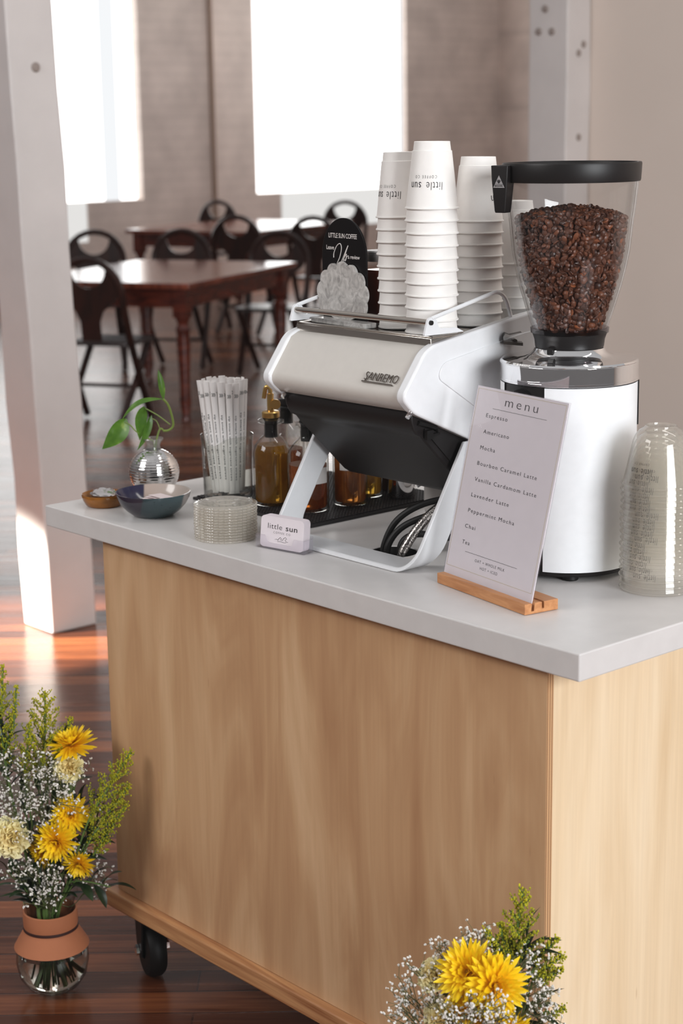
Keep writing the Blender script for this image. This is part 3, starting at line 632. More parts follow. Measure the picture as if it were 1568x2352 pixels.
text_fit(m, 'menu', .0790, .1618, .2829, .0142, Mt, 1.35, -.012)
for s, x0, x1, b in (('Espresso', .0364, .0921, .2606), ('Americano', .0370, .1037, .2348), ('Mocha', .0366, .0754, .2092), ('Bourbon Caramel Latte', .0362, .1893, .1841), ('Vanilla Cardamom Latte', .0370, .1957, .1586),
                     ('Lavender Latte', .0358, .1344, .1332), ('Peppermint Mocha', .0352, .1558, .1080), ('Chai', .0347, .0620, .0826), ('Tea', .0347, .0546, .0570)):
    text_fit(m, s, x0, x1, b, .0061, Mt, 1.28, 0)
text_fit(m, 'OAT + WHOLE MILK', .0763, .1537, .0350, .0044, Mt, 1.25, -.006); text_fit(m, 'HOT + ICED', .0923, .1379, .0258, .0044, Mt, 1.25, -.006)
m.box((.050, .2754, -.0001), (.1871, .2759, .0001), Mt); m.box((.0467, .0458, -.0001), (.1823, .0463, .0001), Mt); obj('menu_lettering', m, M_ink, sheet, smooth=False)
m = MB()
for lo, hi in (((.0045, .0167), (.2275, .0172)), ((.0045, .3030), (.2275, .3035)), ((.0045, .0167), (.0050, .3035)), ((.2270, .0167), (.2275, .3035))): m.box((*lo, -.0001), (*hi, .0001), Mt)
obj('gold_border', m, P('pale_gold_ink', srgb(205, 190, 150), .5), sheet, smooth=False)

# ------------------------------------------------------------------ paper cups on the machine
def ordn(i): return ['topmost', 'second', 'third', 'fourth', 'fifth', 'sixth', 'seventh', 'eighth', 'ninth', 'tenth', 'eleventh', 'twelfth', 'thirteenth', 'fourteenth', 'fifteenth', 'sixteenth', 'seventeenth', 'eighteenth', 'nineteenth', 'twentieth'][i]
CR0, CR1, CHH = .0428, .0292, .1075
def cup_mesh():
    m = MB(); o = [(CR0-.0004, .0005), (CR0+.0012, .0003), (CR0+.0017, .0016), (CR0+.0012, .0030), (CR0-.0002, .0034)]
    rs = lambda z: CR0+(CR1+.0012-CR0)*z/CHH
    o += [(rs(z), z) for z in (.01, .05, .090)]+[(rs(.0925), .0925), (rs(.093)-.0014, .0932), (CR1-.0002, CHH-.0005), (CR1-.0008, CHH), (CR1-.0016, CHH-.0004), (CR1-.002, CHH-.006), (0, CHH-.006)]
    i = [(CR0-.0004, .0005), (CR0-.0008, .004), (rs(.05)-.0006, .05), (rs(.09)-.0012, .09), (CR1-.0012, CHH-.0068), (0, CHH-.0068)]
    m.lathe(o, seg=56); m.lathe(i, seg=56); return m.mesh('cup_wall', M_cup, True, 40)
CUPM = cup_mesh()
def cup_print():
    m = MB(); rs = lambda z: CR0+(CR1+.0012-CR0)*z/CHH+.0003
    # upside-down lettering: reading direction runs with +angle reversed, letters hang down
    def fn(x, y):
        zc = .044-y; a = x/rs(zc); return (rs(zc)*math.sin(-a), -rs(zc)*math.cos(a), zc)
    text_fit(m, 'little', -.0280, -.0020, 0, .0128, None, 1.12, -.010, fn); text_fit(m, 'sun', .0070, .0280, 0, .0128, None, 1.12, .0, fn)
    text_fit(m, 'COFFEE CO', -.0185, .0185, -.0105, .0046, None, 1.7, -.008, fn); return m.mesh('cup_print', M_ink, False)
CPR = cup_print()
def paper_cup(loc, rotz, label, group, tilt=(0, 0), pr=False):
    o = D.objects.new('paper_cup', CUPM); COL.objects.link(o); o.location = loc; o.rotation_euler = (tilt[0], tilt[1], rotz); tag(o, label, 'cup', group)
    if pr:
        p = D.objects.new('printed_name', CPR); COL.objects.link(p); p.parent = o
    return o
base_az = d2c+PI/2                         # print centred at -y local: turn to face the viewer
STK = [((-.5395, .245), 11, .0201, 'the front middle stack, tallest of the four', R(12), (0, R(.4))),
       ((-.629, .268), 10, .0204, 'the left stack beside the brown jar', R(38), (R(.3), R(-1.0))),
       ((-.563, .376), 10, .0193, 'the right stack behind the wire rail', R(-80), (R(.5), R(.8))),
       ((-.574, .484), 6, .0193, 'the short stack seen behind the bean hopper', R(90), (0, 0))]
for (x, y), n, sp_, where, tw, tl in STK:
    for k in range(n):
        i = n-1-k
        nm = 'topmost' if i == 0 else ('lowest' if k == 0 else ordn(i)+' from the top')
        lab = 'white paper cup, %s of %s' % (nm, where)
        if i == 0: lab = 'white paper cup, printed, %s of %s' % (nm, where)
        zz = TZ-.003+.0006+k*sp_
        paper_cup((x+math.sin(tl[1])*(zz-TZ)+random.uniform(-.0004, .0004), y-math.sin(tl[0])*(zz-TZ)+random.uniform(-.0004, .0004), zz+.0008), base_az-tw, lab, 'white paper cups stacked on the machine', tl, i == 0)

# ------------------------------------------------------------------ review sign and jar on the machine
Wd = Vector((.996, -.09, 0)).normalized(); Nd = Vector((-.09, -.996, 0)).normalized()     # faces the viewer side
rs_ = thing('review_sign', 'black arched review sign with a scalloped pearl plaque, on the machine tray', 'sign', (-.740, .225, TZ))
ZB = TZ-.003+.0008
Ms = frame((-.741, .232, ZB), Wd, (0, 0, 1))           # z axis of frame = Nd side
m = MB(); m.prism(round_poly([(-.070, -.024), (.088, -.024), (.088, .004), (-.070, .004)], .006, 3), lambda a, b, t: (a, t, -b), 0, .009, Ms); obj('marble_base', m, marble_mat(), rs_, bevel=.0015)
aw = .0635
m = MB(); m.prism([(-aw, .009), (aw, .009), (aw, .118)]+arc(0, .118, aw, 0, 180, 24)[1:-1]+[(-aw, .118)], lambda a, b, t: (a, b, t), -.0035, .0, Ms); pan = obj('arched_panel', m, P('gloss_black_acrylic', srgb(18, 14, 15), .3, spec=.2), rs_, bevel=.0006)
# scalloped plaque outline: lobes round a rounded base
cen = []
for a in (-24, 6, 36, 63, 90, 117, 144, 174, 204): cen.append((.0565*math.cos(R(a)), .050+.0405*math.sin(R(a))))
def scallop():
    pts = []; n = 260
    for i in range(n):
        a = 2*PI*i/n; d = (math.cos(a), math.sin(a)); best = 1/math.hypot(d[0]/.061, d[1]/.0445)
        for cx, cy in cen:
            ox, oy = cx, cy-.050; b = ox*d[0]+oy*d[1]; q = b*b-(ox*ox+oy*oy)+.0172**2
            if q > 0: best = max(best, b+math.sqrt(q))
        x, y = best*d[0], .050+best*d[1]; pts.append((x, max(y, .009)))
    return pts
m = MB(); m.prism(scallop(), lambda a, b, t: (a, b, t), .0015, .0055, Ms); obj('scalloped_plaque', m, D.materials['pearl_marble_resin'], rs_, smooth=False)
M_wink = P('white_ink', srgb(236, 230, 226), .5)
m = MB(); Mt = Ms @ Matrix.Translation((0, 0, .0003))
def serif_text(s, x0, x1, b, cap, sp=.92): text_fit(m, s, x0, x1, b, cap, Mt, sp, .004)
serif_text('LITTLE SUN COFFEE', -.0430, .0385, .1470, .0078); serif_text('Leave', -.0500, -.0275, .1265, .0072); serif_text('a review', .0120, .0460, .1130, .0066)
us = [(-.0290, .113), (-.0280, .121), (-.0200, .1330), (-.0100, .1375), (-.0060, .1300), (-.0110, .1150), (-.0190, .1030), (-.0150, .0985), (-.0060, .1080), (.0060, .1250), (.0130, .1350), (.0040, .1190), (-.0030, .1040), (-.0010, .0960), (.0060, .0975), (.0110, .1030)]
m.tube([(x, y, 0) for x, y, z in smooth_path([(x, y, 0) for x, y in us], 8)], .0007, 6, Mt)
m.tube([(x, y, 0) for x, y, z in smooth_path([(-.0010, .1110, 0), (.0060, .1190, 0), (.0085, .1200, 0), (.0065, .1130, 0), (.0020, .1100, 0), (.0050, .1090, 0), (.0090, .1160, 0), (.0140, .1180, 0)], 6)], .0006, 6, Mt)
obj('sign_lettering', m, M_wink, pan, smooth=False)
jar = thing('syrup_jar', 'square-sided jar of brown syrup with a metal lid, behind the black sign', 'jar', (-.712, .288, ZB))
jc = (-.712, .288, ZB)
m = MB()
def sq(h, r, n=4): return round_poly([(-h, -h), (h, -h), (h, h), (-h, h)], r, n)
secs = [(.0245, .006, 0.), (.026, .008, .004), (.026, .008, .085), (.0235, .012, .097), (.0225, .020, .101), (.0225, .021, .108)]
V = []; nn = 20
for h, r, z in secs: V += [(jc[0]+a, jc[1]+b, jc[2]+z) for a, b in sq(h, r)]
n4 = len(sq(.02, .005)); F = [(k*n4+i, k*n4+(i+1) % n4, (k+1)*n4+(i+1) % n4, (k+1)*n4+i) for k in range(len(secs)-1) for i in range(n4)]+[tuple(range(n4))]
m.add(V, F); obj('jar_glass', m, thin_glass('jar_glass', (.96, .95, .94, 1), edge=.35), jar)
m = MB(); V = []
secs2 = [(.0225, .005, .002), (.0243, .007, .005), (.0243, .007, .084), (.0215, .012, .092)]
for h, r, z in secs2: V += [(jc[0]+a, jc[1]+b, jc[2]+z) for a, b in sq(h, r)]
m.add(V, [(k*n4+i, k*n4+(i+1) % n4, (k+1)*n4+(i+1) % n4, (k+1)*n4+i) for k in range(3) for i in range(n4)]+[tuple(range(n4)), tuple(3*n4+i for i in range(n4))]); obj('brown_syrup', m, P('dark_syrup', srgb(126, 60, 42), .25), jar)
m = MB(); m.lathe([(0, .125), (.0225, .125), (.0235, .1235)]+[(.0238+(.0004 if k % 2 else 0), .1230-.0010*k) for k in range(8)]+[(.0240, .111), (.0240, .1065), (.0228, .1062)], jc, 40); obj('jar_lid', m, P('tin_lid', (.78, .76, .74, 1), .42, 1.), jar)

# ------------------------------------------------------------------ bar mat and bottles
m = MB(); m.box((-1.205, .236, H+.0006), (-.850, .60, H+.0055))
for i in range(44):
    for j in range(44): 
        x = -1.199+.0079*i; y = .242+.0080*j; m.box((x, y, H+.0054), (x+.0048, y+.0048, H+.0085))
tag(obj('bar_mat', m, P('bar_rubber', srgb(34, 30, 31), .55), None, smooth=False, loc=(-1.03, .418, H)), 'black studded rubber bar mat under the syrup bottles', 'bar mat')
ZM = H+.0091
def bottle(label, cx, cy, R_, zb, col, dif, lvl, pump='gold', lip=.0248, pl=None):
    """R_ radius, lvl liquid height, zb shoulder height"""
    t = thing('syrup_bottle', label, 'bottle', (cx, cy, ZM), 0, None); c = (cx, cy, ZM); k = zb
    p = [(0, .003), (R_*.80, 0), (R_*.95, .001), (R_, .006), (R_, k), (R_*.97, k+.006), (R_*.86, k+.016), (R_*.62, k+.028), (R_*.42, k+.034), (.0135, k+.040), (.0130, k+.055), (lip-.006, k+.056), (lip, k+.0585), (lip, k+.0635), (lip-.004, k+.066), (.013, k+.066)]
    m = MB(); m.lathe(p, c, 48); obj('bottle_glass', m, M_glass, t)
    q = [(0, .006), (R_-.006, .006), (R_-.0035, .010), (R_-.0035, min(lvl, k)), (R_*.96-.0035, k+.006), (R_*.85-.0035, k+.0155)]
    q = q if lvl > k else q[:4]
    m = MB(); m.lathe(q+[(0, q[-1][1])], c, 48); obj('syrup', m, amber_mat('syrup_%d' % len(D.materials), col, dif), t)
    if pl:
        m = MB(); m.lathe([(R_+.0006, pl[0]), (R_+.0006, pl[1])], c, 14, a0=d2c+R(pl[2]), a1=d2c+R(pl[3])); lb = obj('paper_label', m, M_paper, t)
    m = MB(); m.lathe([(.0125, k+.030), (.0122, k+.060), (.0155, k+.0665), (.0155, k+.0675), (0, k+.0675)], c, 32); obj('stopper', m, M_rubber, t)
    if pump == 'gold':
        m = MB(); z0 = ZM+k+.0677
        m.lathe([(.0165, 0), (.017, .002), (.017, .010), (.0155, .012), (.0065, .0135), (.0065, .046), (0, .047)], (cx, cy, z0), 32)
        m.tube(smooth_path([(cx, cy, z0+.042), (cx-.001, cy, z0+.055), (cx-.008, cy-.004, z0+.057), (cx-.012, cy-.006, z0+.036)], 6), .0042, 12)
        kn = Vector((cx, cy, z0+.026))+HR*.010; m.tube([kn-HF*.004, kn-HF*.010], .0095, 24); m.tube([kn-HF*.010, kn-HF*.013], .0035, 12); m.tube([kn-HR*.010, kn+HR*.002], .004, 8)
        obj('brass_spout', m, M_brass, t)
    elif pump == 'black':
        m = MB(); z0 = ZM+k+.0677; m.lathe([(.014, 0), (.014, .010), (.006, .012), (.006, .03), (0, .03)], (cx, cy, z0), 24); m.tube([(cx, cy, z0+.028), (cx+.02, cy+.012, z0+.030), (cx+.03, cy+.018, z0+.024)], .004, 8); obj('pump_head', m, M_blackpl, t)
        m = MB(); m.tube([(cx, cy, ZM+.02), (cx, cy, z0)], .002, 6); obj('dip_tube', m, M_plastic, t)
    return t
A1, A2, A3, A4 = (.50, .25, .03, 1), (.46, .13, .025, 1), (.58, .22, .05, 1), (.62, .36, .05, 1)
bottle('gold syrup bottle with a brass spout, next to the straw glass', -1.034, .300, .0360, .100, A1, .45, .1155)
bottle('red-brown syrup bottle half hidden by the machine leg', -.944, .314, .0392, .102, A2, .4, .088, 'black', .0215, (.055, .085, 25, 70))
bottle('orange syrup bottle right of the machine leg, white label on its shoulder', -.928, .406, .0335, .108, A3, .5, .100, 'black', .0215, (.070, .100, -28, 14))
bottle('pale amber bottle glimpsed behind the orange one', -.958, .478, .0300, .100, A4, .5, .095, None, .02)
bottle('dark capped bottle standing behind the brass-spouted bottle', -1.090, .385, .0345, .110, A2, .4, .09, 'black', .0248)
m = MB(); m.lathe([(0, 0), (.026, 0), (.028, .004), (.025, .05), (.022, .075), (.025, .085), (.0235, .085), (.020, .075), (.0235, .05), (.026, .006), (0, .005)], (-.905, .52, ZM), 40)
pit = thing('milk_pitcher', 'small stainless milk pitcher on the bar mat under the machine', 'pitcher', (-.905, .52, ZM)); obj('pitcher_body', m, M_chrome, pit)
m = MB(); m.tube(smooth_path([(-.884, .535, ZM+.07), (-.862, .551, ZM+.068), (-.858, .554, ZM+.04), (-.880, .538, ZM+.02)], 5), .003, 8); obj('handle', m, M_chrome, pit)
m = MB(); m.lathe([(0, 0), (.019, 0), (.021, .003), (.024, .06), (.0225, .06), (.0195, .004), (0, .004)], (-.968, .55, ZM), 32); tag(obj('copper_cup', m, P('copper', (.36, .17, .10, 1), .3, 1.), None, loc=(-.968, .55, ZM)), 'copper brown cup beside the steel pitcher on the mat', 'cup')

# ------------------------------------------------------------------ straws in a glass
SG = (-1.131, .268)
gl = MB(); gp = [(0, .004), (.040, .0), (.0465, .002), (.0478, .010), (.0500, .110), (.0515, .1275), (.0500, .1278), (.0485, .110), (.0462, .012), (.0, .010)]
gl.lathe(gp, (SG[0], SG[1], ZM), 64)
V = np.array(gl.v); azn = math.atan2(-HF.y-HR.y*.55, -HF.x-HR.x*.55)     # pouring notch dips the rim towards the viewer
an = np.arctan2(V[:, 1]-SG[1], V[:, 0]-SG[0]); dd = np.abs((an-azn+PI) % (2*PI)-PI); hi = np.clip((V[:, 2]-ZM-.08)/.045, 0, 1)
V[:, 2] -= .016*np.exp(-(dd/.42)**2)*hi; gl.v = [tuple(v) for v in V]
tag(obj('straw_glass', gl, M_glass, None, loc=(SG[0], SG[1], ZM)), 'clear glass beaker holding the paper-wrapped straws', 'glass')
def straw_proto():
    t = thing('wrapped_straw', 'white paper-wrapped straw bunched in the clear glass beaker', 'straw', (0, 0, 0), 0, 'paper-wrapped straws in the glass')
    m = MB(); w, d, n = .0060, .0030, 10; V = []
    for k, z in enumerate((0, .006, .012, .110, .200, .212, .218)):
        f = 1 if 0 < k < 5 else (.35 if k != 5 else .6)
        V += [(w*(1.0 if f > .9 else 1.06)*math.cos(2*PI*i/n), d*f*math.sin(2*PI*i/n), z) for i in range(n)]
    m.add(V, [(k*n+i, k*n+(i+1) % n, (k+1)*n+(i+1) % n, (k+1)*n+i) for k in range(6) for i in range(n)]+[tuple(range(n))[::-1], tuple(6*n+i for i in range(n))])
    obj('paper_sleeve', m, M_paper, t, False)
    m = MB(); Mt = Matrix(((0, -1, 0, .0012), (0, 0, -1, -.0032), (-1, 0, 0, .155), (0, 0, 0, 1))); Mt = frame((-.0008, -.0032, .155), (0, 0, -1), (1, 0, 0))
    text_fit(m, 'sip smart with sugarcane straws', 0, .128, -.0014, .0036, Mt, 1.05, .006)
    obj('straw_lettering', m, P('grey_green_ink', srgb(62, 66, 66), .6), t, False, smooth=False); m = MB()
    for k in range(3):
        x = -.0034+.0024*k
        m.add([(x, -.0033, .1900), (x+.0010, -.0033, .1900), (x+.0026, -.0033, .1935), (x+.0010, -.0033, .1970), (x, -.0033, .1970), (x+.0016, -.0033, .1935)], [(0, 1, 2, 5), (5, 2, 3, 4)])
    obj('chevron_print', m, P('grey_green_ink', srgb(62, 66, 66), .6), t, False, smooth=False); return t
sp0 = straw_proto(); spots = [(0, 0)]
for rr, n in ((.0125, 6), (.0235, 12), (.0340, 18)): spots += [(rr, 2*PI*i/n+rr*40) for i in range(n)]
first = True
for rr, a in spots:
    bx, by = SG[0]+rr*.80*math.cos(a), SG[1]+rr*.80*math.sin(a); tx, ty = SG[0]+rr*1.30*math.cos(a)-HR.x*.006, SG[1]+rr*1.30*math.sin(a)-HR.y*.006
    ax = Vector((tx-bx, ty-by, .215)).normalized()
    face = Vector((-HF.x+.7*math.cos(a), -HF.y+.7*math.sin(a), 0)) if math.cos(a-math.atan2(-HF.y, -HF.x)) > -.2 else Vector((math.cos(a), math.sin(a), 0))
    y = -(face-ax*face.dot(ax)).normalized(); x = y.cross(ax)
    Mr = Matrix(((x.x, y.x, ax.x), (x.y, y.y, ax.y), (x.z, y.z, ax.z))).to_euler()
    zz = ZM+.0135+random.uniform(0, .006)+.004*(1-rr/.034)
    o = sp0 if first else dup(sp0); first = False
    o.location = (bx, by, zz); o.rotation_euler = Mr

# ------------------------------------------------------------------ clear lids
m = MB(); m.lathe([(.0530, 0), (.0553, .0004), (.0560, .0022), (.0553, .0036), (.0520, .0042), (.0500, .0050), (.0490, .0054), (.0470, .0046), (.0420, .0036), (.0200, .0036), (.019, .0048), (.0175, .0048), (.0165, .0036), (.0, .0036)], seg=144)
for k in (1, 2, 3):
    for i in range(144):
        x, y, z = m.v[k*144+i]; f = 1+(.022 if i % 4 in (0, 1) else -.012); m.v[k*144+i] = (x*f, y*f, z)
LID = m.mesh('cup_lid', M_plastic, True, 22); NL = 13
for k in range(NL):
    o = D.objects.new('cup_lid', LID); COL.objects.link(o); o.location = (-.905+random.uniform(-.0007, .0007), .086+random.uniform(-.0007, .0007), H+.0006+k*.00495); o.rotation_euler = (0, 0, k*.7)
    i = NL-1-k; tag(o, 'clear plastic cup lid, %s of the stack in front of the straws' % ('topmost' if i == 0 else 'lowest' if k == 0 else ordn(i)+' from the top'), 'lid', 'clear lids stacked on the counter')

# ------------------------------------------------------------------ clear cups by the grinder
CC = (-.149, .358); NC = 18
m = MB(); cp_ = [(.0572, .0002), (.0598, .0004), (.0606, .0018), (.0592, .0032), (.0568, .0036), (.0560, .0065), (.0505, .030), (.0455, .055), (.0425, .068), (.0390, .077), (.0330, .0845), (.0270, .0880), (.0245, .0900), (.0240, .0925), (.0225, .0925), (.0220, .0895), (.0, .0890)]
m.lathe(cp_, seg=64); CLR = m.mesh('clear_cup', thin_glass('clear_pet', (.985, .98, .966, 1), .04, 1.5, .13, srgb(255, 250, 240), .22))
m = MB()
def fnc(x, y):
    zc = .031-y; r_ = float(np.interp(zc, [q[1] for q in cp_[:8]], [q[0] for q in cp_[:8]]))+.0004; a = x/r_; return (r_*math.sin(-a), -r_*math.cos(a), zc)
text_fit(m, 'little', -.0195, -.001, 0, .0098, None, 1.12, -.004, fnc); text_fit(m, 'sun', .005, .0195, 0, .0098, None, 1.12, 0, fnc); text_fit(m, 'COFFEE CO', -.0135, .0135, -.0085, .0032, None, 1.6, -.006, fnc); CLP = m.mesh('cup_print', P('grey_cup_ink', srgb(72, 68, 68), .6), False)
for k in range(NC):
    o = D.objects.new('clear_cup', CLR); COL.objects.link(o); o.location = (CC[0]+random.uniform(-.0008, .0008), CC[1]+random.uniform(-.0008, .0008), H+.0006+k*.0098); o.rotation_euler = (0, 0, base_az-R(38)+random.uniform(-.22, .22))
    i = NC-1-k; tag(o, 'clear plastic cup, %s of the stack right of the grinder' % ('topmost' if i == 0 else 'lowest' if k == 0 else ordn(i)+' from the top'), 'cup', 'clear cups stacked upside down')
    p = D.objects.new('printed_name', CLP); COL.objects.link(p); p.parent = o

# ------------------------------------------------------------------ business card holder
B0 = Vector((-.810, .077, H+.0006)); Wc = Vector((.987, .161, 0)).normalized(); Dc = Vector((-.161, .987, 0)).normalized(); LW = .111
ch = thing('card_holder', 'clear acrylic business card holder at the front of the counter', 'card holder', B0+Wc*LW/2+Dc*.015)
Mh = Matrix(((Wc.x, Dc.x, 0, B0.x), (Wc.y, Dc.y, 0, B0.y), (0, 0, 1, B0.z), (0, 0, 0, 1)))
m = MB(); th = .0018; dp = .026
m.box((0, 0, 0), (LW, dp, th), Mh); m.box((0, dp-th, th), (LW, dp, .028), Mh); m.box((0, th, th), (th, dp-th, .024), Mh); m.box((LW-th, th, th), (LW, dp-th, .024), Mh)
fr = [(0, th), (LW, th), (LW, .024), (LW*.80, .024)]+[(LW*.80-.004, .014), (LW*.72, .0115), (LW*.28, .0115), (LW*.20+.004, .014)]+[(LW*.20, .024), (0, .024)]
m.prism(fr, lambda a, b, t: (a, t, b), 0, th, Mh); obj('acrylic_tray', m, thin_glass('lilac_acrylic', (.985, .98, .992, 1), .03, 1.5, .04, srgb(236, 232, 242), .35), ch, smooth=False)
cm = MB(); cm.prism(round_poly([(0, 0), (.098, 0), (.098, .0545), (0, .0545)], .0085, 5), lambda a, b, t: (a, t, b), 0, .0006); CARD = cm.mesh('business_card', P('card_stock', srgb(222, 212, 216), .55), False)
for k in range(14):
    o = D.objects.new('business_card', CARD); COL.objects.link(o); loc = Mh @ Vector((.0065, .0042+k*.00125, .0022)); o.location = loc; o.rotation_euler = (R(-7), 0, math.atan2(Wc.y, Wc.x))
    if k == 0:
        tag(o, 'front business card in the acrylic holder, printed with the cafe name', 'card', 'business cards in the acrylic holder')
        m = MB(); Mt = Matrix(((1, 0, 0, 0), (0, 0, -1, -.0003), (0, 1, 0, 0), (0, 0, 0, 1)))
        text_fit(m, 'little', .0165, .0490, .0330, .0095, Mt, 1.08, -.010); text_fit(m, 'sun', .0575, .0835, .0330, .0095, Mt, 1.08, .004); text_fit(m, 'COFFEE CO', .0300, .0680, .0255, .0036, Mt, 1.5, -.012)
        dl = [(.034, .0150), (.038, .0160), (.041, .0145), (.043, .0175), (.046, .0200), (.049, .0180), (.047, .0160), (.051, .0150), (.054, .0195), (.058, .0215), (.061, .0190), (.0575, .0170), (.060, .0140), (.064, .0140)]
        m.tube([tuple(Mt @ Vector((a, b, 0))) for a, b in dl], .00028, 4); m.tube([tuple(Mt @ Vector((a, b, 0))) for a, b in ((.040, .0120), (.047, .0130), (.056, .0118), (.060, .0128))], .00028, 4)
        p = obj('card_print', m, M_ink, o, False, smooth=False)
    else: tag(o, 'plain edge of a business card behind the front one in the holder', 'card', 'business cards in the acrylic holder')

# ------------------------------------------------------------------ bowl, dish, bud vase
BC = (-1.148, .101, H+.0006)
bw = thing('ceramic_bowl', 'shallow ceramic bowl glazed navy, teal and grey, near the counter end', 'bowl', BC)
m = MB(); m.lathe([(0, .004), (.034, .003), (.037, 0), (.040, .002), (.052, .011), (.062, .022), (.0685, .034), (.0715, .0435), (.0712, .0455)], (0, 0, 0), 72); obj('outer_glaze', m, bowl_mat(), bw, False, ang=50)
m = MB(); m.lathe([(.0712, .0455), (.0690, .0452), (.0655, .036), (.058, .023), (.046, .012), (.030, .008), (0, .007)], (0, 0, 0), 72)
def bowlin():
    t = NT('inner_bowl_glaze'); tc = t.n('TexCoord'); b = t.n('BsdfPrincipled', Roughness=.15); mp = t.n('Mapping'); mp.inputs['Rotation'].default_value = (0, 0, R(-48.45)); t.l(tc.outputs['Object'], mp.inputs[0])
    sp = t.n('SeparateXYZ'); t.l(mp.outputs[0], sp.inputs[0]); f = t.n('MapRange'); f.inputs[1].default_value = -.075; f.inputs[2].default_value = .075; t.l(sp.outputs['X'], f.inputs[0])
    t.l(t.ramp(f.outputs[0], [(0, srgb(40, 38, 62)), (.33, srgb(40, 38, 62)), (.35, srgb(168, 150, 140)), (1., srgb(176, 166, 158))]), b.inputs['Base Color']); return t.done(b.outputs[0])
obj('inner_glaze', m, bowlin(), bw, False, ang=50)
slip = MB(); slip.box((-.026, -.015, 0), (.026, .015, .0004)); SL = slip.mesh('paper_slip', P('blush_card', srgb(224, 208, 208), .6), False)
for k in range(5):
    o = D.objects.new('paper_slip', SL); COL.objects.link(o); o.location = (BC[0]+.004*k-.008+.010, BC[1]+.003*k-.002, BC[2]+.0265+.0024*k); o.rotation_euler = (R(-3), R(2), R(40-9*k))
    tag(o, 'small blush paper card fanned inside the glazed bowl', 'card', 'small paper cards lying in the bowl')
DC = (-1.287, .082, H+.0006)
m = MB(); m.lathe([(0, .003), (.030, .0025), (.0325, 0), (.036, .003), (.041, .012), (.0435, .0215), (.0428, .0235), (.0405, .0215), (.037, .012), (.030, .007), (0, .006)], DC, 64)
tag(obj('ceramic_dish', m, P('amber_glaze', srgb(140, 88, 34), .15, noise=.25, nscale=60), None, loc=DC), 'small amber glazed dish at the left end of the counter', 'dish')
rng = random.Random(11); m = MB(); bmx = bmesh.new(); bmesh.ops.create_icosphere(bmx, subdivisions=3, radius=1)
V = [(v.co.x*.030*(1+rng.uniform(-.06, .06)), v.co.y*.024*(1+rng.uniform(-.06, .06)), .0225+max(-.006, v.co.z*.009*(1+rng.uniform(-.4, .4)))) for v in bmx.verts]; F = [[v.index for v in f.verts] for f in bmx.faces]; bmx.free()
m.add(V, F, Matrix.Translation(DC)); tag(obj('crumpled_wrapper', m, P('foil', (.80, .76, .75, 1), .16, 1.), None, smooth=False, loc=DC), 'shiny crumpled clear wrapper lying in the amber dish', 'wrapper')

VC = Vector((-1.304, .215, H+.0006))
vs = thing('bud_vase', 'round silvered ribbed glass bud vase behind the glazed bowl', 'vase', VC)
m = MB(); p = []; n = 66
for k in range(n+1):
    t = k/n; a = -PI/2*.80+t*(PI/2*.80+PI/2*.80); z = .0455+.0475*math.sin(a); r_ = .0500*math.cos(a)
    p.append((r_+.0007*math.sin(k*2.1), z))
m.lathe([(0, .0008), (.020, .0006)]+p, VC, 64); obj('ribbed_body', m, P('mercury_glass', (.78, .76, .75, 1), .06, 1., noise=.25, nscale=90), vs, ang=60)
m = MB(); m.lathe([(.0158, .0895), (.0142, .0945), (.0138, .0990), (.0160, .1050), (.0200, .1105), (.0212, .1125), (.0205, .1140), (.0188, .1130), (.0150, .1055), (.0125, .0990), (.0125, .0940)], VC, 40); obj('clear_neck', m, thin_glass('bud_neck_glass', (.93, .93, .92, 1), .02, 1.6, .18, srgb(230, 228, 226), .6), vs)
M_poth = leaf_mat('pothos_leaf', srgb(74, 116, 36), srgb(98, 142, 48), srgb(165, 192, 92)); M_stem = P('green_stem', srgb(118, 138, 62), .45)
def leaf(mb, base, tip, width, nrm, bend=.15, heart=True, n=12, fold=.25):
    b = Vector(base); t = Vector(tip); ax = t-b; L = ax.length; ax.normalize(); nr = Vector(nrm); nr = (nr-ax*nr.dot(ax)).normalized(); sd = ax.cross(nr)
    V = []
    for i in range(n+1):
        s = i/n
        w = width*(math.sin(PI*min(1, s**.62))**.9 if heart else math.sin(PI*s)**.8)*(1 if heart else .9)
        w = max(w, .0002); c = b+ax*(L*s)+nr*(bend*L*math.sin(PI*s))
        back = ax*(-.10*L*(1-s)**6 if heart else 0)
        for q in (-1, -.5, 0, .5, 1): V.append(tuple(c+sd*(w*q)+nr*(fold*w*abs(q))+back*abs(q)))
    mb.add(V, [(i*5+k, i*5+k+1, i*5+k+6, i*5+k+5) for i in range(n) for k in range(4)])
pc = thing('pothos_cutting', 'green pothos cutting with heart-shaped leaves standing in the silver vase', 'plant', VC+Vector((0, 0, .11)))
tv = -HF
for pth, r_ in (([(-1.304, .215, 1.002), (-1.300, .220, 1.055), (-1.296, .227, 1.081), (-1.292, .232, 1.080)], .0019), ([(-1.292, .232, 1.078), (-1.285, .241, 1.079), (-1.280, .249, 1.089), (-1.282, .246, 1.114), (-1.286, .241, 1.132), (-1.291, .234, 1.142)], .0023),
                ([(-1.284, .244, 1.090), (-1.297, .225, 1.109), (-1.312, .204, 1.125)], .0013), ([(-1.304, .214, 1.005), (-1.303, .217, 1.053), (-1.308, .209, 1.062), (-1.322, .190, 1.077), (-1.329, .180, 1.091), (-1.335, .171, 1.098)], .0014), ([(-1.296, .227, 1.083), (-1.299, .222, 1.098), (-1.305, .214, 1.104)], .001)):
    m = MB(); m.tube(smooth_path(pth, 6), r_, 8); obj('stem', m, M_stem, pc)
up = Vector((0, 0, 1))
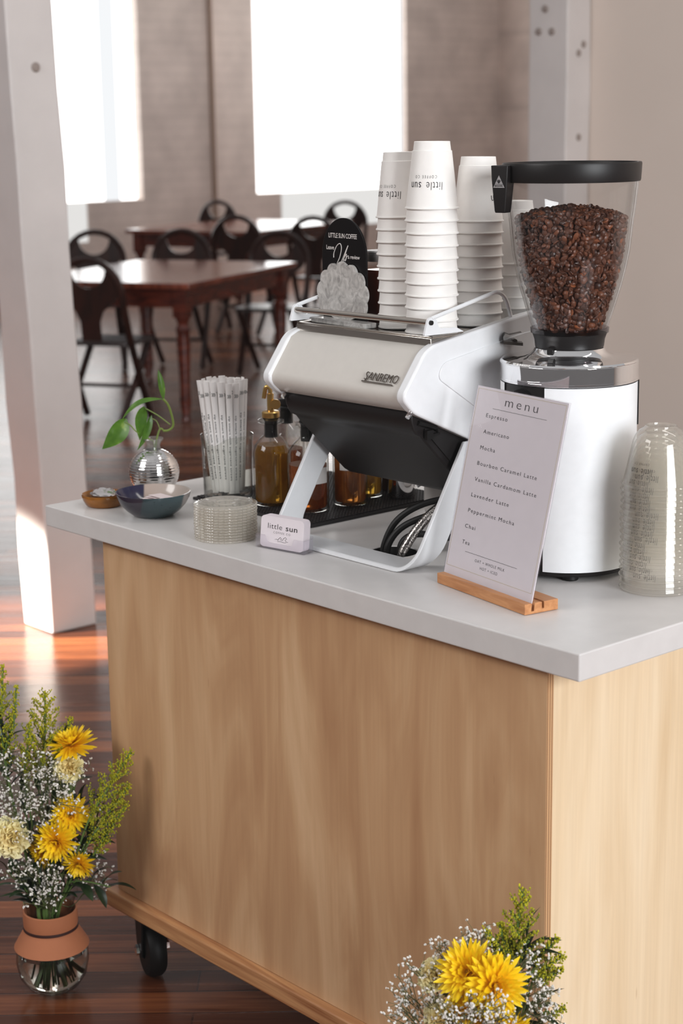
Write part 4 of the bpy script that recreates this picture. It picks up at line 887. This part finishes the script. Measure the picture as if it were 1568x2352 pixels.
for b_, t_, w_, nr, bd, ht in (((-1.336, .170, 1.100), (-1.362, .132, 1.045), .0205, tv+HR*.5-up*.2, .10, True), ((-1.313, .202, 1.123), (-1.319, .194, 1.060), .0130, tv-HR*.4, .05, True), ((-1.306, .212, 1.104), (-1.318, .186, 1.041), .0085, tv+HR*.8, .08, True),
                            ((-1.290, .235, 1.139), (-1.295, .228, 1.201), .0072, tv+HR*.4, .04, False), ((-1.290, .235, 1.142), (-1.338, .167, 1.104), .0085, up*.9+tv*.55, .20, False)):
    m = MB(); leaf(m, b_, t_, w_, nr, bd, ht); obj('leaf', m, M_poth, pc)

# ------------------------------------------------------------------ bouquets
M_mum = petal_mat('yellow_petal', srgb(246, 184, 6), srgb(255, 226, 26)); M_carn = petal_mat('cream_yellow_petal', srgb(248, 208, 96), srgb(255, 249, 206)); M_flstem = P('flower_stem', srgb(92, 118, 60), .45)
M_gold = petal_mat('goldenrod_bud', srgb(120, 130, 22), srgb(214, 204, 30)); M_bb = P('white_blossom', srgb(226, 222, 216), .6); M_twig = P('thin_twig', srgb(92, 96, 62), .6); M_dark = leaf_mat('dark_green_leaf', srgb(26, 42, 24), srgb(40, 62, 34), srgb(56, 80, 42))
def petal_geo(L, w, curl, n=5):
    V = []; 
    for i in range(n+1):
        s = i/n; ww = w*(math.sin(PI*(.12+.80*s))**.7)*(1 if s < .98 else .35)
        x = L*s; z = curl*L*s*s
        V += [(x, -ww, z+ww*.35), (x, 0, z), (x, ww, z+ww*.35)]
    return V, [(i*3+k, i*3+k+1, i*3+k+4, i*3+k+3) for i in range(n) for k in range(2)], [i/n for i in range(n+1) for _ in range(3)]
def stem_path(head, n, vx, vy, zn, rng, tall=0):
    a = rng.uniform(0, 2*PI); q = rng.uniform(.55, 1.05)
    pts = [Vector(head)-Vector(n)*.004, Vector(head)-Vector(n)*.03, Vector((vx+.022*q*math.cos(a), vy+.022*q*math.sin(a), zn+.06)), Vector((vx+.016*q*math.cos(a), vy+.016*q*math.sin(a), zn-.02)), Vector((vx-.052*q*math.cos(a), vy-.052*q*math.sin(a), .022+.01*rng.random()))]
    return smooth_path(pts, 6)
def mum(pos, nrm, rad, label, vase, rng, grp):
    t = thing('chrysanthemum', label, 'flower', pos, 0, grp); m = MB(); M0 = look(pos, nrm)
    for ly, (cnt, L, tilt, lift) in enumerate(((25, 1., -.12, 0), (24, .95, .18, .10), (21, .82, .48, .16), (16, .62, .80, .2), (11, .40, 1.12, .22))):
        for i in range(cnt):
            Ln = rad*L*rng.uniform(.86, 1.08); V, F, tn = petal_geo(Ln, rad*.098, .18)
            Mq = M0 @ Matrix.Rotation(2*PI*(i+rng.uniform(-.25, .25))/cnt+ly*.35, 4, 'Z') @ Matrix.Translation((rad*.06, 0, rad*lift*.6)) @ Matrix.Rotation(-tilt-rng.uniform(-.12, .12), 4, 'Y') @ Matrix.Rotation(rng.uniform(-.3, .3), 4, 'X')
            m.add(V, F, Mq, 0, [.25+.7*x for x in tn])
    obj('petals', m, M_mum, t)
    m = MB(); m.lathe([(0, rad*.20), (rad*.08, rad*.18), (rad*.13, rad*.05)], seg=16, M=M0); obj('flower_centre', m, P('flower_centre', srgb(190, 150, 20), .7, noise=.3, nscale=600), t)
    m = MB(); m.tube(stem_path(pos, nrm, vase[0], vase[1], vase[2], rng), .0038, 8); m.lathe([(0, -rad*.16), (rad*.16, -rad*.12), (rad*.22, -rad*.02)], seg=12, M=M0); obj('stem', m, M_flstem, t); return t
def carnation(pos, nrm, rad, label, vase, rng, grp):
    t = thing('carnation', label, 'flower', pos, 0, grp); m = MB(); M0 = look(pos, nrm)
    for ly, (cnt, L, tilt) in enumerate(((8, 1., .12), (8, .95, .5), (8, .86, .85), (7, .76, 1.12), (6, .62, 1.35))):
        for i in range(cnt):
            n = 6; k = 9; V = []; ph = rng.uniform(0, 6); Lr = rad*L*rng.uniform(.9, 1.08)
            for a in range(n+1):
                s = a/n
                for b in range(k+1):
                    u = b/k*2-1; ang = u*.72*s**.5; x = Lr*s*math.cos(ang*.8)*(1+(.05*math.sin(b*3.1+ph) if a == n else 0)); y = Lr*s*math.sin(ang)*1.05; z = rad*(.16*s*s*math.sin(b*1.9+ph)+.12*s*s-.04*abs(u))
                    V.append((x, y, z))
            F = [(a*(k+1)+b, a*(k+1)+b+1, (a+1)*(k+1)+b+1, (a+1)*(k+1)+b) for a in range(n) for b in range(k)]
            Mq = M0 @ Matrix.Rotation(2*PI*(i+rng.uniform(-.2, .2))/cnt+ly*.4, 4, 'Z') @ Matrix.Rotation(-tilt, 4, 'Y'); m.add(V, F, Mq, 0, [min(1, max(0, (a/n)*1.1-.12*ly+.1)) for a in range(n+1) for b in range(k+1)])
    obj('petals', m, M_carn, t)
    m = MB(); m.lathe([(.002, -rad*.75), (rad*.2, -rad*.6), (rad*.26, -rad*.2), (rad*.34, 0)], seg=12, M=M0); m.tube(stem_path(Vector(pos)-Vector(nrm)*rad*.6, nrm, vase[0], vase[1], vase[2], rng), .0028, 7); obj('stem', m, M_flstem, t); return t
bi = bmesh.new(); bmesh.ops.create_icosphere(bi, subdivisions=1, radius=1); IV = np.array([v.co[:] for v in bi.verts]); IF = [tuple(v.index for v in f.verts) for f in bi.faces]; bi.free()
def goldenrod(tip, base, label, vase, rng, grp, full=1.):
    t = thing('goldenrod_sprig', label, 'flower sprig', base, 0, grp); tip = Vector(tip); base = Vector(base); ax = tip-base; L = ax.length; axn = ax.normalized()
    st = MB(); st.tube(smooth_path([tip, base+ax*.5+Vector((rng.uniform(-.004, .004),)*3), base]+[Vector((vase[0]+(base.x-vase[0])*.3, vase[1]+(base.y-vase[1])*.3, vase[2]+.05)), Vector((vase[0]+rng.uniform(-.014, .014), vase[1]+rng.uniform(-.014, .014), vase[2]-.02)), Vector((vase[0]+rng.uniform(-.03, .03), vase[1]+rng.uniform(-.03, .03), .025))], 5), .0018, 6)
    bl = MB(); nb = int(13+L*100)
    for k in range(nb):
        s = (k+.5)/nb; o = base+ax*(s); blen = (.40*L*(1-s)**.75+.008)*full; az = k*2.4+rng.uniform(-.3, .3); side = axn.orthogonal().normalized(); side.rotate(Matrix.Rotation(az, 3, axn))
        d = (side*.8+axn*.75).normalized(); pts = [o+d*(blen*q)+axn*(blen*.12*q*q) for q in (0, .35, .7, 1)]; st.tube(pts, .0007, 5)
        nn = max(5, int(blen/.0010))
        for j in range(nn):
            q = (j+.6)/nn; p = o+d*(blen*q)+axn*(blen*.12*q*q)+Vector((rng.gauss(0, .0021), rng.gauss(0, .0021), rng.gauss(0, .0021)+.0015)); r_ = rng.uniform(.0010, .0019)
            bl.add(IV, IF, Matrix.Translation(p) @ Matrix.Diagonal((r_, r_, r_*1.3, 1)), 0, rng.random()*.6+.4*s)
    for j in range(8): bl.add(IV, IF, Matrix.Translation(tip+Vector((rng.gauss(0, .0018), rng.gauss(0, .0018), rng.gauss(0, .003)))) @ Matrix.Scale(.0017, 4), 0, rng.random())
    lf = MB()
    for k in range(int(3+L*30)):
        o = base+ax*rng.uniform(-.1, .55); a = rng.uniform(0, 6.28); d = Vector((math.cos(a), math.sin(a), .5)); leaf(lf, o, o+d.normalized()*rng.uniform(.018, .034), .0032, up, .1, False, 6)
    obj('stem', st, M_flstem, t); obj('blossoms', bl, M_gold, t); obj('leaves', lf, M_dark, t); return t
def babys_breath(c, label, vase, rng, grp, rad=.034, n=60):
    t = thing('babys_breath_sprig', label, 'flower sprig', c, 0, grp); c = Vector(c); st = MB(); bl = MB()
    root = c+Vector(((vase[0]-c.x)*.5, (vase[1]-c.y)*.5, -.06)); st.tube(smooth_path([c, root, Vector((vase[0]+(root.x-vase[0])*.25, vase[1]+(root.y-vase[1])*.25, vase[2]+.03)), Vector((vase[0]+rng.uniform(-.018, .018), vase[1]+rng.uniform(-.018, .018), vase[2]-.03))], 4), .0009, 5)
    hubs = [c+Vector((rng.gauss(0, rad*.6), rng.gauss(0, rad*.6), rng.gauss(0, rad*.55))) for _ in range(12)]
    for h in hubs: st.tube([root+(c-root)*rng.uniform(.3, .8), h], .0005, 4)
    for j in range(n):
        h = hubs[j % 12]; p = h+Vector((rng.gauss(0, 1), rng.gauss(0, 1), rng.gauss(0, 1))).normalized()*rng.uniform(.005, .018); r_ = rng.uniform(.0016, .0026); st.tube([h, p], .00035, 4)
        for q in range(2):
            e = Vector((rng.gauss(0, 1), rng.gauss(0, 1), rng.gauss(0, 1)))*r_*.5; bl.add(IV, IF, Matrix.Translation(p+e) @ Euler((rng.random()*3, rng.random()*3, 0)).to_matrix().to_4x4() @ Matrix.Diagonal((r_, r_, r_*.6, 1)))
    obj('stem', st, M_twig, t); obj('blossoms', bl, M_bb, t, smooth=False); return t
def foliage(tip, base, label, vase, rng, grp, wide=.010):
    t = thing('leafy_sprig', label, 'leaf sprig', base, 0, grp); tip = Vector(tip); base = Vector(base); ax = tip-base; L = max(ax.length, .05); ax = ax.normalized()*L
    st = MB(); st.tube(smooth_path([tip, base, Vector((vase[0]+(base.x-vase[0])*.3, vase[1]+(base.y-vase[1])*.3, vase[2]+.03)), Vector((vase[0]+rng.uniform(-.016, .016), vase[1]+rng.uniform(-.016, .016), vase[2]-.02)), Vector((vase[0]+rng.uniform(-.04, .04), vase[1]+rng.uniform(-.04, .04), .03))], 5), .0016, 6); obj('stem', st, M_flstem, t)
    for k in range(10):
        o = base+ax*(k/9-.1); a = k*2.3+rng.random(); sd = ax.normalized().orthogonal(); sd.rotate(Matrix.Rotation(a, 3, ax.normalized())); d = (sd*.8+ax.normalized()*.7).normalized() if k < 9 else ax.normalized()
        m = MB(); leaf(m, o, o+d*rng.uniform(.038, .066), wide*rng.uniform(.6, 1), up+sd*.2, .12, False, 8); obj('leaf', m, M_dark, t)
    return t
def flower_vase(label, vx, vy):
    t = thing('flower_vase', label, 'vase', (vx, vy, 0)); c = (vx, vy, .0006)
    outer = [(0, .002), (.024, 0), (.034, .003), (.052, .0155), (.0655, .036), (.0715, .066), (.0700, .090), (.0620, .112), (.0520, .126), (.0455, .137), (.0440, .150), (.0455, .172), (.0490, .190), (.0555, .2075), (.0565, .2095)]
    m = MB(); m.lathe(outer, c, 56); obj('vase_glass', m, M_glass, t)
    m = MB(); m.lathe([(0, .006), (.022, .004), (.033, .0065), (.050, .0185), (.0630, .038), (.0685, .066), (.0670, .086), (0, .086)], c, 56)
    t2 = NT('vase_water') if 'vase_water' not in D.materials else None
    if t2:
        g = t2.n('BsdfPrincipled', Base_Color=(.93, .95, .90, 1), Roughness=0., IOR=1.2); g.inputs['Transmission Weight'].default_value = 1; t2.done(g.outputs[0])
    obj('water', m, D.materials['vase_water'], t)
    sk = [(.0530, .1260), (.0725, .0975), (.0735, .0985), (.0560, .1290), (.0530, .1335), (.0520, .1380), (.0530, .1420), (.0535, .158), (.0525, .172), (.0500, .174), (.0485, .170), (.0490, .142), (.0500, .130)]
    m = MB(); m.lathe(sk+[sk[0]], c, 64); col = obj('leather_collar', m, P('tan_leather', srgb(168, 104, 70), .75, bump=.3, bscale=900), t)
    m = MB(); m.lathe([(.0524, .1355), (.0542, .1360), (.0545, .1385), (.0542, .1410), (.0524, .1415)], c, 56); obj('dark_cord', m, P('brown_cord', srgb(52, 26, 22), .6), col); return t
def h2(p, off):   # shift towards the viewer
    return Vector(p)-HF*off
VL = (-1.253, -.11, .15); rng = random.Random(5)
flower_vase('round glass vase with a tan leather collar, on the floor left of the cart', VL[0], VL[1])
GL = 'flowers in the vase left of the cart'
FM = [((-1.183, -.129, .345), (.55, -.75, -.05), .043, 'large yellow chrysanthemum facing forward, lower centre of the left bouquet'), ((-1.185, -.094, .386), (.6, -.55, .35), .040, 'yellow chrysanthemum just above and behind the large central one, left bouquet'),
      ((-1.162, -.094, .294), (.6, -.7, -.35), .032, 'small spiky yellow chrysanthemum, lowest flower of the left bouquet'), ((-1.209, -.070, .513), (.10, -.22, .95), .047, 'yellow chrysanthemum seen edge-on at the top of the left bouquet'), ((-1.223, -.137, .313), (-.2, -.9, -.3), .034, 'half hidden yellow chrysanthemum left of and below the large central one')]
for p, n, r_, lb in FM: mum(Vector(p), Vector(n).normalized(), r_, lb, VL, rng, GL)
for p, n, r_, lb in (((-1.234, -.195, .356), (.5, -.8, .1), .040, 'pale cream-yellow carnation at the left edge of the bouquet'), ((-1.198, -.082, .474), (.5, -.6, .45), .030, 'cream carnation under the topmost yellow chrysanthemum'), ((-1.212, -.038, .345), (.9, -.3, -.1), .024, 'small cream carnation beside the plywood panel')):
    carnation(Vector(p), Vector(n).normalized(), r_, lb, VL, rng, GL)
GR = [((-1.246, -.099, .617), (-1.255, -.113, .435), 0, 'tallest bushy goldenrod sprig rising from the middle of the left bouquet', 1.), ((-1.223, -.06, .563), (-1.244, -.095, .424), 0, 'goldenrod sprig behind the topmost chrysanthemum, left bouquet', .55), ((-1.273, -.144, .635), (-1.288, -.168, .476), 0, 'thin sparse green goldenrod sprig near the left edge of the picture', .35),
      ((-1.303, -.154, .669), (-1.302, -.172, .508), 0, 'goldenrod tip cut by the left picture edge', .5), ((-1.160, .046, .515), (-1.204, -.029, .381), .085, 'goldenrod sprig leaning right across the plywood panel, uppermost of three', .8), ((-1.163, .041, .448), (-1.205, -.031, .336), .085, 'goldenrod sprig against the plywood panel, middle of three', .6),
      ((-1.150, .022, .414), (-1.193, -.030, .312), .07, 'goldenrod sprig against the plywood panel, lowest of three', .5), ((-1.245, -.135, .567), (-1.261, -.143, .441), 0, 'small sparse goldenrod sprig left of the tallest one', .5)]
for a, b, off, lb, fu in GR: goldenrod(h2(a, off), h2(b, off), lb, VL, rng, GL, fu)
for p in ((-1.281, -.156, .492), (-1.243, -.152, .458), (-1.222, -.117, .472), (-1.262, -.183, .408), (-1.213, -.140, .41), (-1.201, -.082, .45), (-1.229, -.166, .377), (-1.185, -.068, .317), (-1.195, -.046, .28), (-1.223, -.156, .287), (-1.211, -.136, .258), (-1.193, -.127, .278), (-1.182, -.046, .246), (-1.293, -.176, .45), (-1.193, -.108, .433), (-1.257, -.175, .281), (-1.225, -.13, .50), (-1.27, -.16, .37), (-1.255, -.14, .43), (-1.20, -.10, .36), (-1.215, -.13, .225), (-1.24, -.14, .245)):
    babys_breath(h2(p, .018), "white baby's breath sprig filling the bouquet left of the cart", VL, rng, "baby's breath in the left bouquet", .036 if p[2] > .3 else .024, 58 if p[2] > .35 else 44)
for (a, b, off, lb) in (((-1.164, -.02, .235), (-1.215, -.075, .246), .03, 'long dark leaf sprig low on the right side of the left bouquet'), ((-1.294, -.178, .261), (-1.272, -.142, .21), 0, 'dark leaves over the vase rim at its left'), ((-1.290, -.172, .538), (-1.286, -.166, .44), 0, 'dark leaves at the left picture edge'),
                      ((-1.196, -.015, .371), (-1.222, -.058, .284), .05, 'dark leaves by the small carnation and the panel'), ((-1.229, -.07, .519), (-1.248, -.102, .434), 0, 'dark leaves under the tall goldenrod'), ((-1.233, -.077, .359), (-1.249, -.103, .253), 0, 'dark leaves deep in the centre of the left bouquet'), ((-1.273, -.143, .321), (-1.263, -.126, .219), 0, 'dark leaves below the cream carnation at the left'), ((-1.215, -.09, .33), (-1.235, -.10, .24), 0, 'dark leaves behind the large central chrysanthemum'), ((-1.20, -.06, .30), (-1.225, -.085, .22), .02, 'dark leaves over the vase rim at its right'), ((-1.262, -.12, .42), (-1.258, -.115, .32), -.02, "dark leaves behind the baby's breath, left bouquet"), ((-1.235, -.07, .43), (-1.243, -.09, .33), -.02, 'dark leaves behind the upper chrysanthemums, left bouquet'), ((-1.245, -.13, .27), (-1.248, -.12, .20), .03, 'dark leaves hanging over the front of the vase rim'), ((-1.225, -.10, .40), (-1.24, -.11, .30), -.01, 'dark leaves between the carnation and the large chrysanthemum'), ((-1.21, -.055, .39), (-1.228, -.075, .29), -.02, 'dark leaves left of the right-leaning goldenrod'), ((-1.275, -.14, .41), (-1.27, -.135, .31), .0, 'dark leaves above the left carnation'), ((-1.212, -.07, .265), (-1.235, -.09, .205), .02, 'dark leaves below the lowest chrysanthemum'), ((-1.27, -.15, .235), (-1.26, -.13, .19), .02, 'dark leaves below the left carnation at the rim')):
    foliage(h2(a, off), h2(b, off), lb, VL, rng, GL, .0105)
VR = (-.10, -.12, .15)
flower_vase("second glass vase with a leather collar, at the cart's near corner", VR[0], VR[1])
GRR = 'flowers in the vase at the near corner of the cart'
for p, n, r_, lb in (((-.078, -.138, .490), (.25, -.75, .55), .047, 'large yellow chrysanthemum, left of the pair in the right bouquet'), ((-.036, -.128, .483), (.75, -.5, .30), .047, 'large yellow chrysanthemum, right of the pair in the right bouquet'), ((-.066, -.140, .440), (.5, -.7, -.4), .040, 'yellow chrysanthemum low under the pair in the right bouquet'), ((-.035, -.090, .398), (.6, -.7, .2), .03, 'yellow chrysanthemum at the bottom edge, right bouquet')):
    mum(Vector(p), Vector(n).normalized(), r_, lb, VR, rng, GRR)
for p, n, r_, lb in (((-.133, -.151, .469), (-.1, -.8, .5), .026, 'cream carnation left of the chrysanthemums in the right bouquet'), ((-.109, -.155, .415), (.2, -.9, .1), .030, 'cream carnation at the bottom picture edge, right bouquet')):
    carnation(Vector(p), Vector(n).normalized(), r_, lb, VR, rng, GRR)
for a, b, lb, fu in (((-.056, -.050, .594), (-.062, -.056, .485), "tall bright goldenrod spire in front of the cart's corner edge", .95), ((-.095, -.086, .531), (-.068, -.059, .469), 'goldenrod branch left of the tall spire', .6), ((-.081, -.071, .542), (-.065, -.056, .479), 'goldenrod branch between the tall spire and the leftmost branch', .6), ((-.02, -.015, .521), (-.05, -.041, .476), 'upper goldenrod branch pointing right over the pale end panel', .6),
                     ((-.003, -.022, .504), (-.044, -.049, .461), 'second goldenrod branch pointing right over the pale end panel', .6), ((-.004, -.024, .482), (-.041, -.046, .454), 'third goldenrod branch pointing right over the pale end panel', .6), ((-.012, -.008, .413), (-.039, -.03, .39), 'lowest goldenrod tip near the bottom picture edge', .5)):
    goldenrod(a, b, lb, VR, rng, GRR, fu)
for p in ((-.133, -.123, .505), (-.113, -.103, .512), (-.097, -.088, .511), (-.15, -.168, .48), (-.166, -.184, .445), (-.162, -.194, .426), (-.125, -.171, .446), (-.141, -.187, .415), (-.126, -.144, .491), (-.033, -.066, .502), (-.018, -.065, .47), (-.015, -.048, .448), (-.014, -.076, .438), (-.009, -.043, .414), (-.012, -.160, .480), (-.033, -.175, .466), (.000, -.150, .455), (-.070, -.190, .450), (-.050, -.180, .440), (-.014, -.150, .436)):
    babys_breath(p, "white baby's breath sprig in the bouquet at the cart's near corner", VR, rng, "baby's breath in the right bouquet", .019, 38)
for (a, b, lb) in (((-.051, -.042, .517), (-.062, -.052, .469), 'dark leaves below the tall goldenrod spire'), ((-.129, -.119, .44), (-.111, -.101, .392), 'dark leaves left of centre in the right bouquet'), ((-.037, -.028, .415), (-.061, -.052, .386), 'dark leaves at the right side of the right bouquet'), ((-.12, -.11, .40), (-.111, -.101, .35), 'dark leaves at the bottom picture edge, right bouquet')):
    foliage(a, b, lb, VR, rng, GRR, .008)

# ------------------------------------------------------------------ light
def area(name, loc, to, sx, sy, pw, col=(1, 1, 1)):
    l = D.lights.new(name, 'AREA'); l.shape = 'RECTANGLE'; l.size = sx; l.size_y = sy; l.energy = pw; l.color = col
    o = D.objects.new(name, l); COL.objects.link(o); o.location = loc; d = Vector(to)-Vector(loc); o.rotation_euler = d.to_track_quat('-Z', 'Y').to_euler(); return o
area('window_light', (5.2, -.75, 2.3), (-.5, .25, .95), 2.6, 2.2, 335, (.94, .975, 1))
area('front_fill_light', (-2.0, -4.1, 3.7), (-.6, .2, .9), 2.2, 1.6, 112, (1, .985, .975))  # added fill for the front faces, no known window there
area('back_wall_fill', (-11.2, 10.6, 4.1), (-14, 10.9, 1.6), 5.0, .8, 52, (1, .99, .98))  # added lamp without a fixture, brightens the back wall
area('wall_wash', (.6, 1.4, 3.6), (-1.2, 4.23, 1.5), 2.2, .6, 46, (1, .96, .91))  # added fill without a fixture, lifts the right wall
area('hall_window_light', (-13.4, 11.8, 2.5), (-6, 5, .8), 3, 2.5, 70, (1, .98, .96))
sl = D.lights.new('sun_through_window', 'SPOT'); sl.energy = 26000; sl.spot_size = R(8.5); sl.spot_blend = .25; sl.shadow_soft_size = .05; sl.color = (1, .94, .84)
so = D.objects.new('sun_through_window', sl); COL.objects.link(so); so.location = (-6.24, -4.5, 4.2); so.rotation_euler = (Vector((-3.53, 1.05, -.16))-Vector(so.location)).to_track_quat('-Z', 'Y').to_euler()
w = D.worlds.new('room_light'); S.world = w; w.use_nodes = True; nt = w.node_tree; nt.nodes.clear()
wo = nt.nodes.new('ShaderNodeOutputWorld'); bg = nt.nodes.new('ShaderNodeBackground'); tc = nt.nodes.new('ShaderNodeTexCoord'); sx = nt.nodes.new('ShaderNodeSeparateXYZ'); rp = nt.nodes.new('ShaderNodeValToRGB')
nt.links.new(tc.outputs['Generated'], sx.inputs[0]); nt.links.new(sx.outputs['Z'], rp.inputs[0]); nt.links.new(rp.outputs[0], bg.inputs[0]); nt.links.new(bg.outputs[0], wo.inputs[0])
e = rp.color_ramp.elements; e[0].position = 0; e[0].color = (.42, .395, .385, 1); e[1].position = .8; e[1].color = (.62, .615, .62, 1)
at = nt.nodes.new('ShaderNodeMath'); at.operation = 'ARCTAN2'; nt.links.new(sx.outputs['Y'], at.inputs[0]); nt.links.new(sx.outputs['X'], at.inputs[1])
mr = nt.nodes.new('ShaderNodeMapRange'); mr.inputs[1].default_value = -PI; mr.inputs[2].default_value = PI; nt.links.new(at.outputs[0], mr.inputs[0])
st = nt.nodes.new('ShaderNodeValToRGB'); st.color_ramp.interpolation = 'CONSTANT'; q = st.color_ramp.elements       # made-up bright and dark bands all round, for reflections in chrome
rw = random.Random(4); lv = []; p_ = 0.
for k in range(30): lv.append((min(p_, 1.), rw.uniform(1.5, 2.9) if k % 2 else rw.uniform(.08, .5))); p_ += rw.uniform(.014, .044) if k % 2 else rw.uniform(.022, .05)
while len(q) < len(lv): q.new(.5)
for x_, (p_, v_) in zip(q, lv): x_.position = p_; x_.color = (v_, v_, v_*1.02, 1)
el = nt.nodes.new('ShaderNodeValToRGB'); ee = el.color_ramp.elements; mz = nt.nodes.new('ShaderNodeMapRange'); mz.inputs[1].default_value = -1; mz.inputs[2].default_value = 1; nt.links.new(sx.outputs['Z'], mz.inputs[0]); nt.links.new(mz.outputs[0], el.inputs[0])
for _ in range(2): ee.new(.5)
for x_, (p_, v_) in zip(ee, [(.30, 0), (.37, 1), (.68, 1), (.75, 0)]): x_.position = p_; x_.color = (v_, v_, v_, 1)
mxw = nt.nodes.new('ShaderNodeMixRGB'); mxw.blend_type = 'MIX'; mxw.inputs[1].default_value = (1, 1, 1, 1); nt.links.new(el.outputs[0], mxw.inputs[0]); nt.links.new(st.outputs[0], mxw.inputs[2])
mul = nt.nodes.new('ShaderNodeMixRGB'); mul.blend_type = 'MULTIPLY'; mul.inputs[0].default_value = 1; nt.links.new(rp.outputs[0], mul.inputs[1]); nt.links.new(mxw.outputs[0], mul.inputs[2]); nt.links.new(mul.outputs[0], bg.inputs[0])
bg.inputs[1].default_value = .74
